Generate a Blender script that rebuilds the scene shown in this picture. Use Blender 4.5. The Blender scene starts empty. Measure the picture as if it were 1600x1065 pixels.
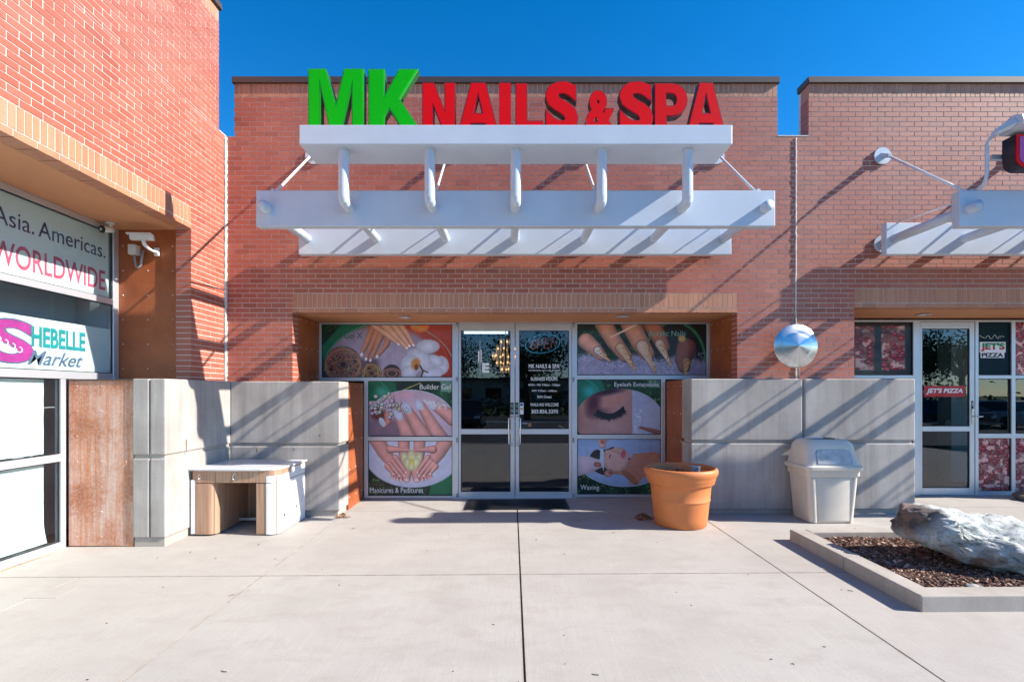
import bpy, bmesh, math, random
import numpy as np
from mathutils import Vector, Matrix, noise as mnoise
random.seed(7); np.random.seed(7)
R = math.radians
scene = bpy.context.scene
EYE = 1.645
FPX = 775.0          # focal length of the photograph in its own pixels

# ------------------------------------------------------------ camera
cam = bpy.data.cameras.new('camera'); camo = bpy.data.objects.new('camera', cam)
scene.collection.objects.link(camo)
camo.location = (0, 0, EYE); camo.rotation_euler = (R(90), 0, 0)
cam.sensor_width = 36; cam.lens = FPX / 1600 * 36
cam.shift_y = 81.5 / 1600; cam.clip_start = 0.05; cam.clip_end = 2000
scene.camera = camo
# ------------------------------------------------------------ sky and sun
SUN = Vector((5.4, -1.0, 3.6)).normalized()      # towards the sun
world = bpy.data.worlds.new('World'); scene.world = world; world.use_nodes = True
wn = world.node_tree.nodes; wl = world.node_tree.links; wn.clear()
sky = wn.new('ShaderNodeTexSky'); sky.sky_type = 'NISHITA'; sky.sun_disc = False
sky.sun_elevation = math.asin(SUN.z); sky.sun_rotation = math.atan2(SUN.x, SUN.y)
sky.altitude = 1600; sky.air_density = 1.0; sky.dust_density = 0.1; sky.ozone_density = 3.5
bg = wn.new('ShaderNodeBackground'); bg.inputs[1].default_value = 0.12
hsv = wn.new('ShaderNodeHueSaturation'); hsv.inputs['Saturation'].default_value = 1.35
wo = wn.new('ShaderNodeOutputWorld')
wl.new(sky.outputs[0], hsv.inputs['Color']); wl.new(hsv.outputs[0], bg.inputs[0]); wl.new(bg.outputs[0], wo.inputs[0])
sl = bpy.data.lights.new('sun', 'SUN'); sl.energy = 5.0; sl.angle = R(0.5); sl.color = (1.0, 0.935, 0.845)
so = bpy.data.objects.new('sun', sl); scene.collection.objects.link(so)
so.rotation_euler = (-SUN).to_track_quat('-Z', 'Y').to_euler(); so.location = (20, -6, 14)
scene.view_settings.view_transform = 'Standard'; scene.view_settings.look = 'None'
scene.view_settings.exposure = 1.04; scene.view_settings.gamma = 1; scene.view_settings.use_curve_mapping = False
scene.render.engine = 'CYCLES'; scene.cycles.max_bounces = 7; scene.cycles.transparent_max_bounces = 12

# ------------------------------------------------------------ materials
def nt(name):
    m = bpy.data.materials.new(name); m.use_nodes = True
    n = m.node_tree.nodes; l = m.node_tree.links
    return m, n, l, n['Principled BSDF']
def pos(n, l, scale=(1, 1, 1), obj=False):
    if obj:
        g = n.new('ShaderNodeTexCoord'); out = g.outputs['Object']
    else:
        g = n.new('ShaderNodeNewGeometry'); out = g.outputs['Position']
    mp = n.new('ShaderNodeMapping'); mp.inputs['Scale'].default_value = scale
    l.new(out, mp.inputs['Vector']); return mp.outputs[0]
def noise(n, l, vec, scale, detail=4, rough=.55, dist=0):
    t = n.new('ShaderNodeTexNoise'); t.inputs['Scale'].default_value = scale
    t.inputs['Detail'].default_value = detail; t.inputs['Roughness'].default_value = rough
    t.inputs['Distortion'].default_value = dist
    l.new(vec, t.inputs['Vector']); return t.outputs['Fac']
def ramp(n, l, fac, stops, interp='LINEAR'):
    r = n.new('ShaderNodeValToRGB'); r.color_ramp.interpolation = interp
    e = r.color_ramp.elements
    while len(e) < len(stops): e.new(.5)
    for k, (p, c) in enumerate(stops):
        e[k].position = p; e[k].color = (*c, 1) if len(c) == 3 else c
    l.new(fac, r.inputs[0]); return r.outputs[0]
def mix(n, l, fac, a, b, mode='MIX'):
    m = n.new('ShaderNodeMix'); m.data_type = 'RGBA'; m.blend_type = mode
    for s, v in ((m.inputs[0], fac), (m.inputs[6], a), (m.inputs[7], b)):
        if hasattr(v, 'node'): l.new(v, s)
        elif isinstance(v, (int, float)): s.default_value = v
        else: s.default_value = (*v, 1)
    return m.outputs[2]
def math_(n, l, op, a, b=None):
    m = n.new('ShaderNodeMath'); m.operation = op
    for k, v in enumerate((a, b)):
        if v is None: continue
        if hasattr(v, 'node'): l.new(v, m.inputs[k])
        else: m.inputs[k].default_value = v
    return m.outputs[0]
def bump(n, l, b, h, strength=.3, dist=.01):
    x = n.new('ShaderNodeBump'); x.inputs['Strength'].default_value = strength; x.inputs['Distance'].default_value = dist
    l.new(h, x.inputs['Height']); l.new(x.outputs[0], b.inputs['Normal'])

def simple(name, col, rough=.6, metal=0, spec=.5, var=.12, vscale=9, bmp=.1, bscale=60, col2=None, vs=(1, 1, 1), coat=0):
    m, n, l, b = nt(name); p = pos(n, l, vs)
    f = noise(n, l, p, vscale, 5)
    c2 = col2 or tuple(c * (1 - var * 2.2) for c in col)
    c = ramp(n, l, f, [(.3, c2), (.68, col)]); l.new(c, b.inputs['Base Color'])
    b.inputs['Roughness'].default_value = rough; b.inputs['Metallic'].default_value = metal
    b.inputs['Specular IOR Level'].default_value = spec; b.inputs['Coat Weight'].default_value = coat
    if bmp: bump(n, l, b, noise(n, l, pos(n, l), bscale, 3), bmp, .004)
    return m

def brick_mat(name, c_lo, c_mid, c_hi):
    m, n, l, b = nt(name)
    at = n.new('ShaderNodeAttribute'); at.attribute_name = 'tint'
    oi = n.new('ShaderNodeObjectInfo')
    v = math_(n, l, 'FRACT', math_(n, l, 'ADD', at.outputs['Fac'], oi.outputs['Random']))
    c = ramp(n, l, v, [(0, c_lo), (.22, c_mid), (.75, c_mid), (1, c_hi)])
    p = pos(n, l)
    sp = noise(n, l, p, 130, 3, .7)
    c = mix(n, l, ramp(n, l, sp, [(.35, (0, 0, 0)), (.62, (1, 1, 1))]), mix(n, l, 1.0, c, (.70, .68, .68), 'MULTIPLY'), c)
    big = noise(n, l, p, .9, 4)
    c = mix(n, l, ramp(n, l, big, [(.4, (0, 0, 0)), (.75, (.3, .3, .3))]), c, (.50, .25, .18))
    stk = noise(n, l, pos(n, l, (5, 5, .45)), 1.0, 5, .6)
    c = mix(n, l, ramp(n, l, stk, [(.50, (0, 0, 0)), (.78, (.5, .5, .5))]), c, (.27, .10, .07))
    l.new(c, b.inputs['Base Color']); b.inputs['Roughness'].default_value = .56
    b.inputs['Specular IOR Level'].default_value = .55
    bump(n, l, b, noise(n, l, p, 190, 4, .7), .35, .003)
    return m
M = {}
M['brick'] = brick_mat('red_brick', (.33, .080, .046), (.425, .105, .062), (.48, .135, .085))
M['band'] = brick_mat('tan_orange_brick', (.44, .185, .095), (.52, .225, .12), (.58, .265, .15))
M['mortar'] = simple('mortar', (.70, .64, .58), .95, vscale=14, bmp=.5, bscale=240, var=.1)
M['sealant'] = simple('joint_sealant', (.72, .68, .60), .8, vscale=30, var=.2, bmp=.8, bscale=45)
M['coping'] = simple('brown_metal_coping', (.085, .062, .055), .5, metal=.2, var=.05, bmp=0)
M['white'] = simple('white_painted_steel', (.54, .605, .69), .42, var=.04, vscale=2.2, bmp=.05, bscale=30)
M['rod'] = simple('white_rod_paint', (.78, .78, .78), .4, var=.03, bmp=0)
M['alu'] = simple('brushed_aluminium_frame', (.62, .64, .68), .38, metal=.55, var=.03, vscale=3, bmp=0)
M['gasket'] = simple('black_rubber', (.012, .012, .013), .6, var=0, bmp=0)
M['soffit'] = simple('tan_painted_soffit', (.58, .265, .125), .8, var=.04, vscale=1.5, bmp=.05)
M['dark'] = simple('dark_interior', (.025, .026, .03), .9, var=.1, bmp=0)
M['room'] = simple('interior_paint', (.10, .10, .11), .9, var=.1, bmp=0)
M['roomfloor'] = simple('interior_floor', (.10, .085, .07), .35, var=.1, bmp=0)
M['paper'] = simple('white_window_paper', (.76, .81, .80), .75, var=.02, vscale=1.5, bmp=.1, bscale=8)
M['vinyl'] = simple('white_vinyl_lettering', (.82, .82, .82), .5, var=0, bmp=0)
M['silver'] = simple('stainless_handle', (.75, .76, .78), .22, metal=1, var=.02, bmp=0)
M['black'] = simple('black_plastic', (.02, .02, .022), .5, var=.1, bmp=0)
M['greenface'] = simple('green_acrylic_face', (.004, .46, .002), .4, spec=.2, var=.04, vscale=1.2, bmp=0)
M['redface'] = simple('red_acrylic_face', (.74, .0015, .003), .4, spec=.2, var=.06, vscale=1.5, bmp=0)
M['greentrim'] = simple('green_trim', (.02, .36, .02), .4, var=.0, bmp=0)
M['redtrim'] = simple('dark_red_trim', (.22, .006, .008), .4, var=.0, bmp=0)
M['return'] = simple('letter_return', (.020, .012, .016), .45, var=.0, bmp=0)
M['magenta'] = simple('magenta_acrylic_face', (.50, .05, .25), .2, var=.03, bmp=0, coat=.3)
M['terra'] = simple('terracotta_plastic', (.64, .205, .060), .55, var=.06, vscale=5, bmp=.12, bscale=70)
M['soil'] = simple('potting_soil', (.035, .022, .016), .95, var=.2, vscale=40, bmp=1, bscale=60)
M['bin'] = simple('beige_plastic', (.68, .62, .53), .42, var=.05, vscale=4, bmp=.05, bscale=90)
M['binflap'] = simple('scuffed_plastic_flap', (.56, .56, .56), .45, var=.16, vscale=12, bmp=.05)
M['bluegrey'] = simple('blue_grey_plastic', (.22, .30, .42), .4, var=.1, bmp=0)
M['leafdry'] = simple('dry_leaf', (.28, .12, .05), .8, var=.2, vscale=20, bmp=0)
M['mulch'] = None
M['asphalt'] = simple('asphalt', (.055, .055, .058), .9, var=.15, vscale=3, bmp=.5, bscale=120)
M['paint'] = simple('road_marking_white', (.6, .6, .6), .8, var=.1, bmp=0)
M['bark'] = simple('tree_bark', (.10, .07, .05), .9, var=.2, vscale=12, bmp=.8, bscale=30)
M['leaf'] = simple('tree_leaves', (.07, .11, .035), .7, var=.25, vscale=1.2, bmp=0)
M['grass'] = simple('lawn', (.06, .10, .03), .9, var=.25, vscale=2, bmp=.5)
M['carpaint'] = simple('dark_blue_car_paint', (.015, .025, .05), .2, metal=.3, var=0, bmp=0, coat=1)
M['carpaint2'] = simple('white_car_paint', (.65, .65, .66), .25, var=0, bmp=0, coat=1)
M['carglass'] = simple('car_glass', (.01, .01, .012), .05, var=0, bmp=0)
M['tyre'] = simple('tyre_rubber', (.015, .015, .015), .8, var=0, bmp=0)
M['yellow'] = simple('yellow_paint', (.6, .38, .04), .5, var=.1, bmp=0)
M['farwall'] = simple('distant_building_wall', (.34, .32, .30), .85, var=.1, vscale=1, bmp=0)
M['camwhite'] = simple('camera_housing', (.66, .64, .60), .45, var=.05, bmp=0)
M['conduit'] = simple('grey_conduit', (.36, .36, .38), .4, metal=.4, var=.05, bmp=0)

def emis(name, col, s):
    m, n, l, b = nt(name)
    b.inputs['Base Color'].default_value = (*col, 1)
    f = noise(n, l, pos(n, l), 40, 2)
    c = ramp(n, l, f, [(.3, tuple(x * .75 for x in col)), (.7, col)]); l.new(c, b.inputs['Emission Color'])
    b.inputs['Emission Strength'].default_value = s; return m
M['bulb'] = emis('warm_chandelier_glow', (1.0, .55, .24), 1.7)
M['crystal'] = emis('crystal_tube', (.8, .55, .40), .16)
M['tubelight'] = emis('ceiling_light_strip', (.9, 1, 1), 1.6)
M['neonblue'] = emis('blue_neon_tube', (.06, .36, .62), .16)
M['neonred'] = emis('red_neon_tube', (.6, .22, .26), .12)

# rust coloured steel
def rust(name, base, dark, pale, amount, rough=.6):
    m, n, l, b = nt(name)
    st = noise(n, l, pos(n, l, (26, 26, .9)), 1.0, 6, .7)
    bl = noise(n, l, pos(n, l, (1, 1, 1)), 2.6, 6, .65)
    fine = noise(n, l, pos(n, l, (1, 1, 1)), 45, 4, .7)
    c = ramp(n, l, bl, [(.32, dark), (.6, base)])
    w = math_(n, l, 'MULTIPLY', ramp(n, l, st, [(.38, (0, 0, 0)), (.66, (1, 1, 1))]), ramp(n, l, bl, [(.36, (0, 0, 0)), (.58, (1, 1, 1))]))
    w = math_(n, l, 'MULTIPLY', math_(n, l, 'ADD', w, math_(n, l, 'MULTIPLY', ramp(n, l, fine, [(.45, (0, 0, 0)), (.6, (1, 1, 1))]), .35)), amount)
    c = mix(n, l, w, c, pale)
    l.new(c, b.inputs['Base Color']); b.inputs['Roughness'].default_value = rough; b.inputs['Specular IOR Level'].default_value = .4
    bump(n, l, b, fine, .15, .003)
    return m
M['corten'] = rust('bleached_rusty_steel', (.50, .18, .07), (.34, .11, .045), (.56, .44, .39), .80)
M['jamb'] = rust('rust_brown_steel_panel', (.36, .095, .028), (.26, .065, .020), (.45, .20, .10), .14, .5)

# concrete
def concrete(name, c_lo, c_hi, streak, pits=.5, scale=1.0):
    m, n, l, b = nt(name); p = pos(n, l)
    big = noise(n, l, p, 1.7 * scale, 6, .62)
    c = ramp(n, l, big, [(.3, c_lo), (.7, c_hi)])
    st = noise(n, l, pos(n, l, (9, 9, .55)), 1.0, 5, .6)
    c = mix(n, l, math_(n, l, 'MULTIPLY', ramp(n, l, st, [(.42, (0, 0, 0)), (.75, (1, 1, 1))]), streak), c, tuple(x * .62 for x in c_lo))
    fine = noise(n, l, p, 95, 5, .75)
    c = mix(n, l, math_(n, l, 'MULTIPLY', ramp(n, l, fine, [(.3, (1, 1, 1)), (.5, (0, 0, 0))]), .35), c, tuple(x * .55 for x in c_lo))
    v = n.new('ShaderNodeTexVoronoi'); v.inputs['Scale'].default_value = 22; l.new(p, v.inputs['Vector'])
    pit = ramp(n, l, v.outputs['Distance'], [(.05, (1, 1, 1)), (.09, (0, 0, 0))])
    msk = ramp(n, l, noise(n, l, p, 3.1, 2), [(.5, (0, 0, 0)), (.62, (1, 1, 1))])
    pm = math_(n, l, 'MULTIPLY', pit, msk)
    c = mix(n, l, math_(n, l, 'MULTIPLY', pm, pits), c, tuple(x * .35 for x in c_lo))
    l.new(c, b.inputs['Base Color']); b.inputs['Roughness'].default_value = .85; b.inputs['Specular IOR Level'].default_value = .3
    bump(n, l, b, math_(n, l, 'SUBTRACT', fine, math_(n, l, 'MULTIPLY', pm, 1.5)), .3, .006)
    return m
M['concrete'] = concrete('cast_concrete', (.33, .298, .274), (.47, .438, .408), .55)
M['curb'] = concrete('rough_curb_concrete', (.34, .30, .26), (.46, .42, .375), .25, .9)

def slab_mat():
    m, n, l, b = nt('broom_finished_sidewalk'); p = pos(n, l)
    oi = n.new('ShaderNodeObjectInfo')
    big = noise(n, l, p, .75, 7, .62, .6)
    c = ramp(n, l, big, [(.28, (.350, .332, .302)), (.5, (.405, .386, .354)), (.72, (.455, .434, .400))])
    med = noise(n, l, pos(n, l, (1, 1.8, 1)), 2.6, 7, .68, .25)
    c = mix(n, l, ramp(n, l, med, [(.48, (0, 0, 0)), (.72, (.75, .75, .75))]), c, (.335, .305, .275))
    c = mix(n, l, math_(n, l, 'MULTIPLY', oi.outputs['Random'], .25), c, (.45, .395, .36))
    f1 = noise(n, l, p, 210, 3, .7)
    c = mix(n, l, ramp(n, l, f1, [(.36, (.55, .55, .55)), (.52, (0, 0, 0))]), c, (.27, .235, .215))
    c = mix(n, l, ramp(n, l, noise(n, l, p, 300, 2, .7), [(.58, (0, 0, 0)), (.75, (.5, .5, .5))]), c, (.62, .56, .52))
    br = noise(n, l, pos(n, l, (110, 2.2, 1)), 1.0, 3, .6)
    c = mix(n, l, ramp(n, l, br, [(.45, (.16, .16, .16)), (.6, (0, 0, 0))]), c, (.30, .265, .245))
    sp = n.new('ShaderNodeSeparateXYZ'); l.new(p, sp.inputs[0]); dm = None      # dirt and wear along the joints
    for ax, val in ((0, -2.31), (0, .075), (0, 2.515), (0, 4.95), (1, 4.59), (1, 7.02)):
        q = math_(n, l, 'ABSOLUTE', math_(n, l, 'SUBTRACT', sp.outputs[ax], val)); dm = q if dm is None else math_(n, l, 'MINIMUM', dm, q)
    dj = math_(n, l, 'ADD', dm, math_(n, l, 'MULTIPLY', noise(n, l, p, 9, 5, .7), .045))
    c = mix(n, l, ramp(n, l, dj, [(.022, (.75, .75, .75)), (.040, (0, 0, 0))]), c, (.25, .215, .185))
    v = n.new('ShaderNodeTexVoronoi'); v.inputs['Scale'].default_value = 2.1; v.inputs['Randomness'].default_value = 1
    l.new(mix(n, l, .12, p, noise_vec(n, l, p)), v.inputs['Vector'])
    c = mix(n, l, ramp(n, l, v.outputs['Distance'], [(.012, (.75, .75, .75)), (.035, (0, 0, 0))]), c, (.13, .11, .10))
    v2 = n.new('ShaderNodeTexVoronoi'); v2.inputs['Scale'].default_value = .9; l.new(p, v2.inputs['Vector'])
    c = mix(n, l, ramp(n, l, v2.outputs['Distance'], [(.02, (.40, .40, .40)), (.17, (0, 0, 0))]), c, (.25, .20, .16))
    l.new(c, b.inputs['Base Color']); b.inputs['Roughness'].default_value = .86; b.inputs['Specular IOR Level'].default_value = .25
    bump(n, l, b, math_(n, l, 'ADD', f1, math_(n, l, 'MULTIPLY', br, .6)), .28, .003)
    return m
def noise_vec(n, l, p):
    t = n.new('ShaderNodeTexNoise'); t.inputs['Scale'].default_value = 9; l.new(p, t.inputs['Vector']); return t.outputs['Color']
M['slab'] = slab_mat()

def rock_mat():
    m, n, l, b = nt('pale_green_veined_boulder'); p = pos(n, l)
    a = noise(n, l, pos(n, l, (1, 1.6, 2.4)), 3.2, 8, .68, 1.2)
    c = ramp(n, l, a, [(.33, (.035, .045, .05)), (.38, (.22, .26, .27)), (.45, (.60, .65, .63)), (.56, (.80, .82, .79)), (.70, (.88, .88, .86))])
    f = noise(n, l, pos(n, l, (1, 1.3, 1.8)), 42, 6, .8)
    c = mix(n, l, ramp(n, l, f, [(.37, (.9, .9, .9)), (.46, (0, 0, 0))]), c, (.14, .19, .20))
    ck = noise(n, l, pos(n, l, (5, 9, 20)), 1.0, 7, .75, 2.5)
    c = mix(n, l, ramp(n, l, ck, [(.30, (1, 1, 1)), (.37, (0, 0, 0))]), c, (.04, .055, .06))
    # the weathered brown face of the raised end
    gx = n.new('ShaderNodeSeparateXYZ'); l.new(p, gx.inputs[0])
    side = n.new('ShaderNodeMapRange'); l.new(math_(n, l, 'ADD', gx.outputs[0], math_(n, l, 'MULTIPLY', gx.outputs[2], -.9)), side.inputs[0])
    side.inputs[1].default_value = 3.54; side.inputs[2].default_value = 3.40; side.inputs[3].default_value = 0; side.inputs[4].default_value = 1
    pat = noise(n, l, p, 4.5, 5, .6, .5)
    low = n.new('ShaderNodeMapRange'); l.new(gx.outputs[2], low.inputs[0])
    low.inputs[1].default_value = .36; low.inputs[2].default_value = .16
    w = math_(n, l, 'MAXIMUM', side.outputs[0], math_(n, l, 'MULTIPLY', low.outputs[0], ramp(n, l, pat, [(.42, (0, 0, 0)), (.55, (1, 1, 1))])))
    bc = ramp(n, l, pat, [(.33, (.06, .05, .045)), (.45, (.15, .12, .11)), (.52, (.24, .19, .17)), (.60, (.38, .21, .13)), (.68, (.30, .22, .18)), (.75, (.14, .12, .12))])
    c = mix(n, l, w, c, bc)
    l.new(c, b.inputs['Base Color']); b.inputs['Roughness'].default_value = .75
    bump(n, l, b, math_(n, l, 'ADD', f, a), 1.0, .03)
    return m
M['rock'] = rock_mat()

def chip_mat():
    m, n, l, b = nt('bark_mulch')
    at = n.new('ShaderNodeAttribute'); at.attribute_name = 'tint'
    c = ramp(n, l, at.outputs['Fac'], [(0, (.05, .024, .016)), (.45, (.15, .066, .042)), (.8, (.28, .15, .10)), (1, (.52, .40, .31))])
    l.new(c, b.inputs['Base Color']); b.inputs['Roughness'].default_value = .85; return m
M['mulch'] = chip_mat()

def wood_mat():
    m, n, l, b = nt('light_oak_laminate')
    a = noise(n, l, pos(n, l, (38, 38, 1.2)), 1.0, 5, .6, .4)
    c = ramp(n, l, a, [(.3, (.30, .17, .105)), (.55, (.44, .27, .175)), (.75, (.52, .34, .23))])
    l.new(c, b.inputs['Base Color']); b.inputs['Roughness'].default_value = .45; return m
M['wood'] = wood_mat()
M['gloss'] = simple('white_gloss_laminate', (.80, .80, .82), .22, var=.02, bmp=0)
M['top'] = simple('pale_stone_tabletop', (.60, .62, .64), .35, var=.06, vscale=3, bmp=0)

def disc_mat():
    m, n, l, b = nt('spun_metal')
    tc = n.new('ShaderNodeTexCoord'); sx = n.new('ShaderNodeSeparateXYZ'); l.new(tc.outputs['Object'], sx.inputs[0])
    ang = math_(n, l, 'ARCTAN2', sx.outputs[2], sx.outputs[0])
    cx = n.new('ShaderNodeCombineXYZ'); l.new(ang, cx.inputs[0])
    f = noise(n, l, cx.outputs[0], 9, 5, .7)
    c = ramp(n, l, f, [(.3, (.42, .43, .44)), (.7, (.72, .73, .74))]); l.new(c, b.inputs['Base Color'])
    b.inputs['Metallic'].default_value = 1; b.inputs['Roughness'].default_value = .27
    b.inputs['Anisotropic'].default_value = .6
    return m
M['disc'] = disc_mat()

def glass_mat(name, tint, k):
    m = bpy.data.materials.new(name); m.use_nodes = True; n = m.node_tree.nodes; l = m.node_tree.links; n.clear()
    o = n.new('ShaderNodeOutputMaterial'); mx = n.new('ShaderNodeMixShader'); t = n.new('ShaderNodeBsdfTransparent')
    g = n.new('ShaderNodeBsdfGlossy'); g.inputs['Roughness'].default_value = 0.0
    t.inputs[0].default_value = (*tint, 1); g.inputs[0].default_value = (.9, .95, 1, 1)
    fr = n.new('ShaderNodeFresnel'); fr.inputs[0].default_value = 1.5
    wv = noise(n, l, pos(n, l), 1.3, 1); bp = n.new('ShaderNodeBump'); bp.inputs['Strength'].default_value = .04; bp.inputs['Distance'].default_value = .02
    l.new(wv, bp.inputs['Height']); l.new(bp.outputs[0], g.inputs['Normal'])
    f = math_(n, l, 'MINIMUM', math_(n, l, 'ADD', math_(n, l, 'MULTIPLY', fr.outputs[0], 1.4), k), 1.0)
    ge = n.new('ShaderNodeNewGeometry')      # the pane's back face does not mirror a second time
    f = math_(n, l, 'MULTIPLY', f, math_(n, l, 'SUBTRACT', 1.0, ge.outputs['Backfacing']))
    l.new(f, mx.inputs[0]); l.new(t.outputs[0], mx.inputs[1]); l.new(g.outputs[0], mx.inputs[2]); l.new(mx.outputs[0], o.inputs[0])
    return m
M['glass'] = glass_mat('tinted_window_glass', (.70, .76, .76), .035)
M['clear'] = glass_mat('clear_window_glass', (.88, .925, .92), .0)

# ------------------------------------------------------------ object helpers
COL = scene.collection
def empty(name, loc, label, cat, group=None, kind=None):
    o = bpy.data.objects.new(name, None); COL.objects.link(o); o.location = loc; o.empty_display_size = .1
    if label: o['label'] = label
    if cat: o['category'] = cat
    if group: o['group'] = group
    if kind: o['kind'] = kind
    return o
def wm(o):
    m = o.matrix_basis.copy()
    return wm(o.parent) @ o.matrix_parent_inverse @ m if o.parent else m
def attach(o, parent):
    if parent is not None:
        o.parent = parent; o.matrix_parent_inverse = wm(parent).inverted()
def obj(name, me, mat, parent=None, **props):
    o = bpy.data.objects.new(name, me); COL.objects.link(o)
    if mat is not None and not me.materials: me.materials.append(mat)
    attach(o, parent)
    for k, v in props.items(): o[k] = v
    return o
def tag(o, label=None, cat=None, group=None, kind=None):
    if label: o['label'] = label
    if cat: o['category'] = cat
    if group: o['group'] = group
    if kind: o['kind'] = kind
    return o
def bevel(o, w=.006, seg=2, ang=40):
    b = o.modifiers.new('bevel', 'BEVEL'); b.width = w; b.segments = seg; b.limit_method = 'ANGLE'; b.angle_limit = R(ang)
    return o

class MB:
    def __init__(s): s.v = []; s.f = []; s.t = []
    def add(s, vs, fs, tint=None):
        k = len(s.v); s.v += [tuple(v) for v in vs]; s.f += [tuple(i + k for i in f) for f in fs]
        s.t += [tint or 0.0] * len(fs); return s
    def box(s, a, b, skip=(), tint=None, xf=None):
        x0, y0, z0 = a; x1, y1, z1 = b
        vs = [(x0, y0, z0), (x1, y0, z0), (x1, y1, z0), (x0, y1, z0), (x0, y0, z1), (x1, y0, z1), (x1, y1, z1), (x0, y1, z1)]
        if xf is not None: vs = [xf @ Vector(v) for v in vs]
        fs = {'b': (0, 3, 2, 1), 't': (4, 5, 6, 7), 'f': (0, 1, 5, 4), 'k': (2, 3, 7, 6), 'l': (3, 0, 4, 7), 'r': (1, 2, 6, 5)}
        return s.add(vs, [v for k, v in fs.items() if k not in skip], tint)
    def tube(s, pts, r, seg=12, caps=True):
        pts = [Vector(p) for p in pts]; n = len(pts); rs = r if isinstance(r, (list, tuple)) else [r] * n
        k = len(s.v); prev = None
        for i, p in enumerate(pts):
            d = (pts[min(i + 1, n - 1)] - pts[max(i - 1, 0)]).normalized()
            if prev is None:
                a = Vector((0, 0, 1)) if abs(d.z) < .9 else Vector((1, 0, 0)); u = d.cross(a).normalized()
            else:
                u = (prev - d * prev.dot(d)).normalized()
            w = d.cross(u); prev = u
            for j in range(seg):
                an = 2 * math.pi * j / seg; s.v.append(tuple(p + (u * math.cos(an) + w * math.sin(an)) * rs[i]))
        for i in range(n - 1):
            for j in range(seg):
                a = k + i * seg + j; b = k + i * seg + (j + 1) % seg
                s.f.append((a, b, b + seg, a + seg)); s.t.append(0.0)
        if caps:
            s.f.append(tuple(k + j for j in range(seg))[::-1]); s.t.append(0.0)
            s.f.append(tuple(k + (n - 1) * seg + j for j in range(seg))); s.t.append(0.0)
        return s
    def lathe(s, prof, c=(0, 0, 0), seg=48, axis='z'):
        k = len(s.v); n = len(prof)
        for (r, h) in prof:
            for j in range(seg):
                a = 2 * math.pi * j / seg
                if axis == 'z': s.v.append((c[0] + r * math.cos(a), c[1] + r * math.sin(a), c[2] + h))
                else: s.v.append((c[0] + r * math.cos(a), c[1] + h, c[2] + r * math.sin(a)))
        for i in range(n - 1):
            for j in range(seg):
                a = k + i * seg + j; b = k + i * seg + (j + 1) % seg
                s.f.append((a, b, b + seg, a + seg)); s.t.append(0.0)
        return s
    def loft(s, secs, cap=True):
        n = len(secs[0]); k = len(s.v)
        for q in secs: s.v += [tuple(p) for p in q]
        for i in range(len(secs) - 1):
            for j in range(n):
                a = k + i * n + j; b = k + i * n + (j + 1) % n
                s.f.append((a, b, b + n, a + n)); s.t.append(0.0)
        if cap:
            s.f.append(tuple(k + j for j in range(n))[::-1]); s.t.append(0.0)
            s.f.append(tuple(k + (len(secs) - 1) * n + j for j in range(n))); s.t.append(0.0)
        return s
    def mesh(s, name, smooth=False, tint=False):
        me = bpy.data.meshes.new(name); me.from_pydata(s.v, [], s.f); me.update()
        if smooth:
            me.polygons.foreach_set('use_smooth', [True] * len(me.polygons))
        if tint:
            a = me.attributes.new('tint', 'FLOAT', 'FACE'); a.data.foreach_set('value', s.t)
        return me
    def obj(s, name, mat, parent=None, smooth=False, tint=False, **kw):
        o = obj(name, s.mesh(name, smooth, tint), mat, parent, **kw)
        return o
def box(name, a, b, mat, parent=None, bev=0, **kw):
    o = MB().box(a, b).obj(name, mat, parent, **kw)
    if bev: bevel(o, bev)
    return o
def smooth_angle(o, deg=35):
    me = o.data; me.polygons.foreach_set('use_smooth', [True] * len(me.polygons))
    bm = bmesh.new(); bm.from_mesh(me)
    for e in bm.edges:
        if len(e.link_faces) == 2 and e.calc_face_angle(0) > R(deg): e.smooth = False
    bm.to_mesh(me); bm.free(); return o
def fix_normals(o):
    bm = bmesh.new(); bm.from_mesh(o.data); bmesh.ops.recalc_face_normals(bm, faces=bm.faces); bm.to_mesh(o.data); bm.free(); return o
def rrect(w, d, r, c, n=5):
    r = min(r, w / 2 - 1e-4, d / 2 - 1e-4); out = []
    for (sx, sy, a0) in ((1, 1, 0), (-1, 1, 90), (-1, -1, 180), (1, -1, 270)):
        for i in range(n + 1):
            a = R(a0 + 90 * i / n)
            out.append((c[0] + sx * (w / 2 - r) + r * math.cos(a), c[1] + sy * (d / 2 - r) + r * math.sin(a), c[2]))
    return out
def copy_tree(o, parent=None):
    c = o.copy(); COL.objects.link(c)
    if parent is not None:
        inv = o.matrix_parent_inverse.copy(); c.parent = parent; c.matrix_parent_inverse = inv
    for ch in list(o.children): copy_tree(ch, c)
    return c

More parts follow.
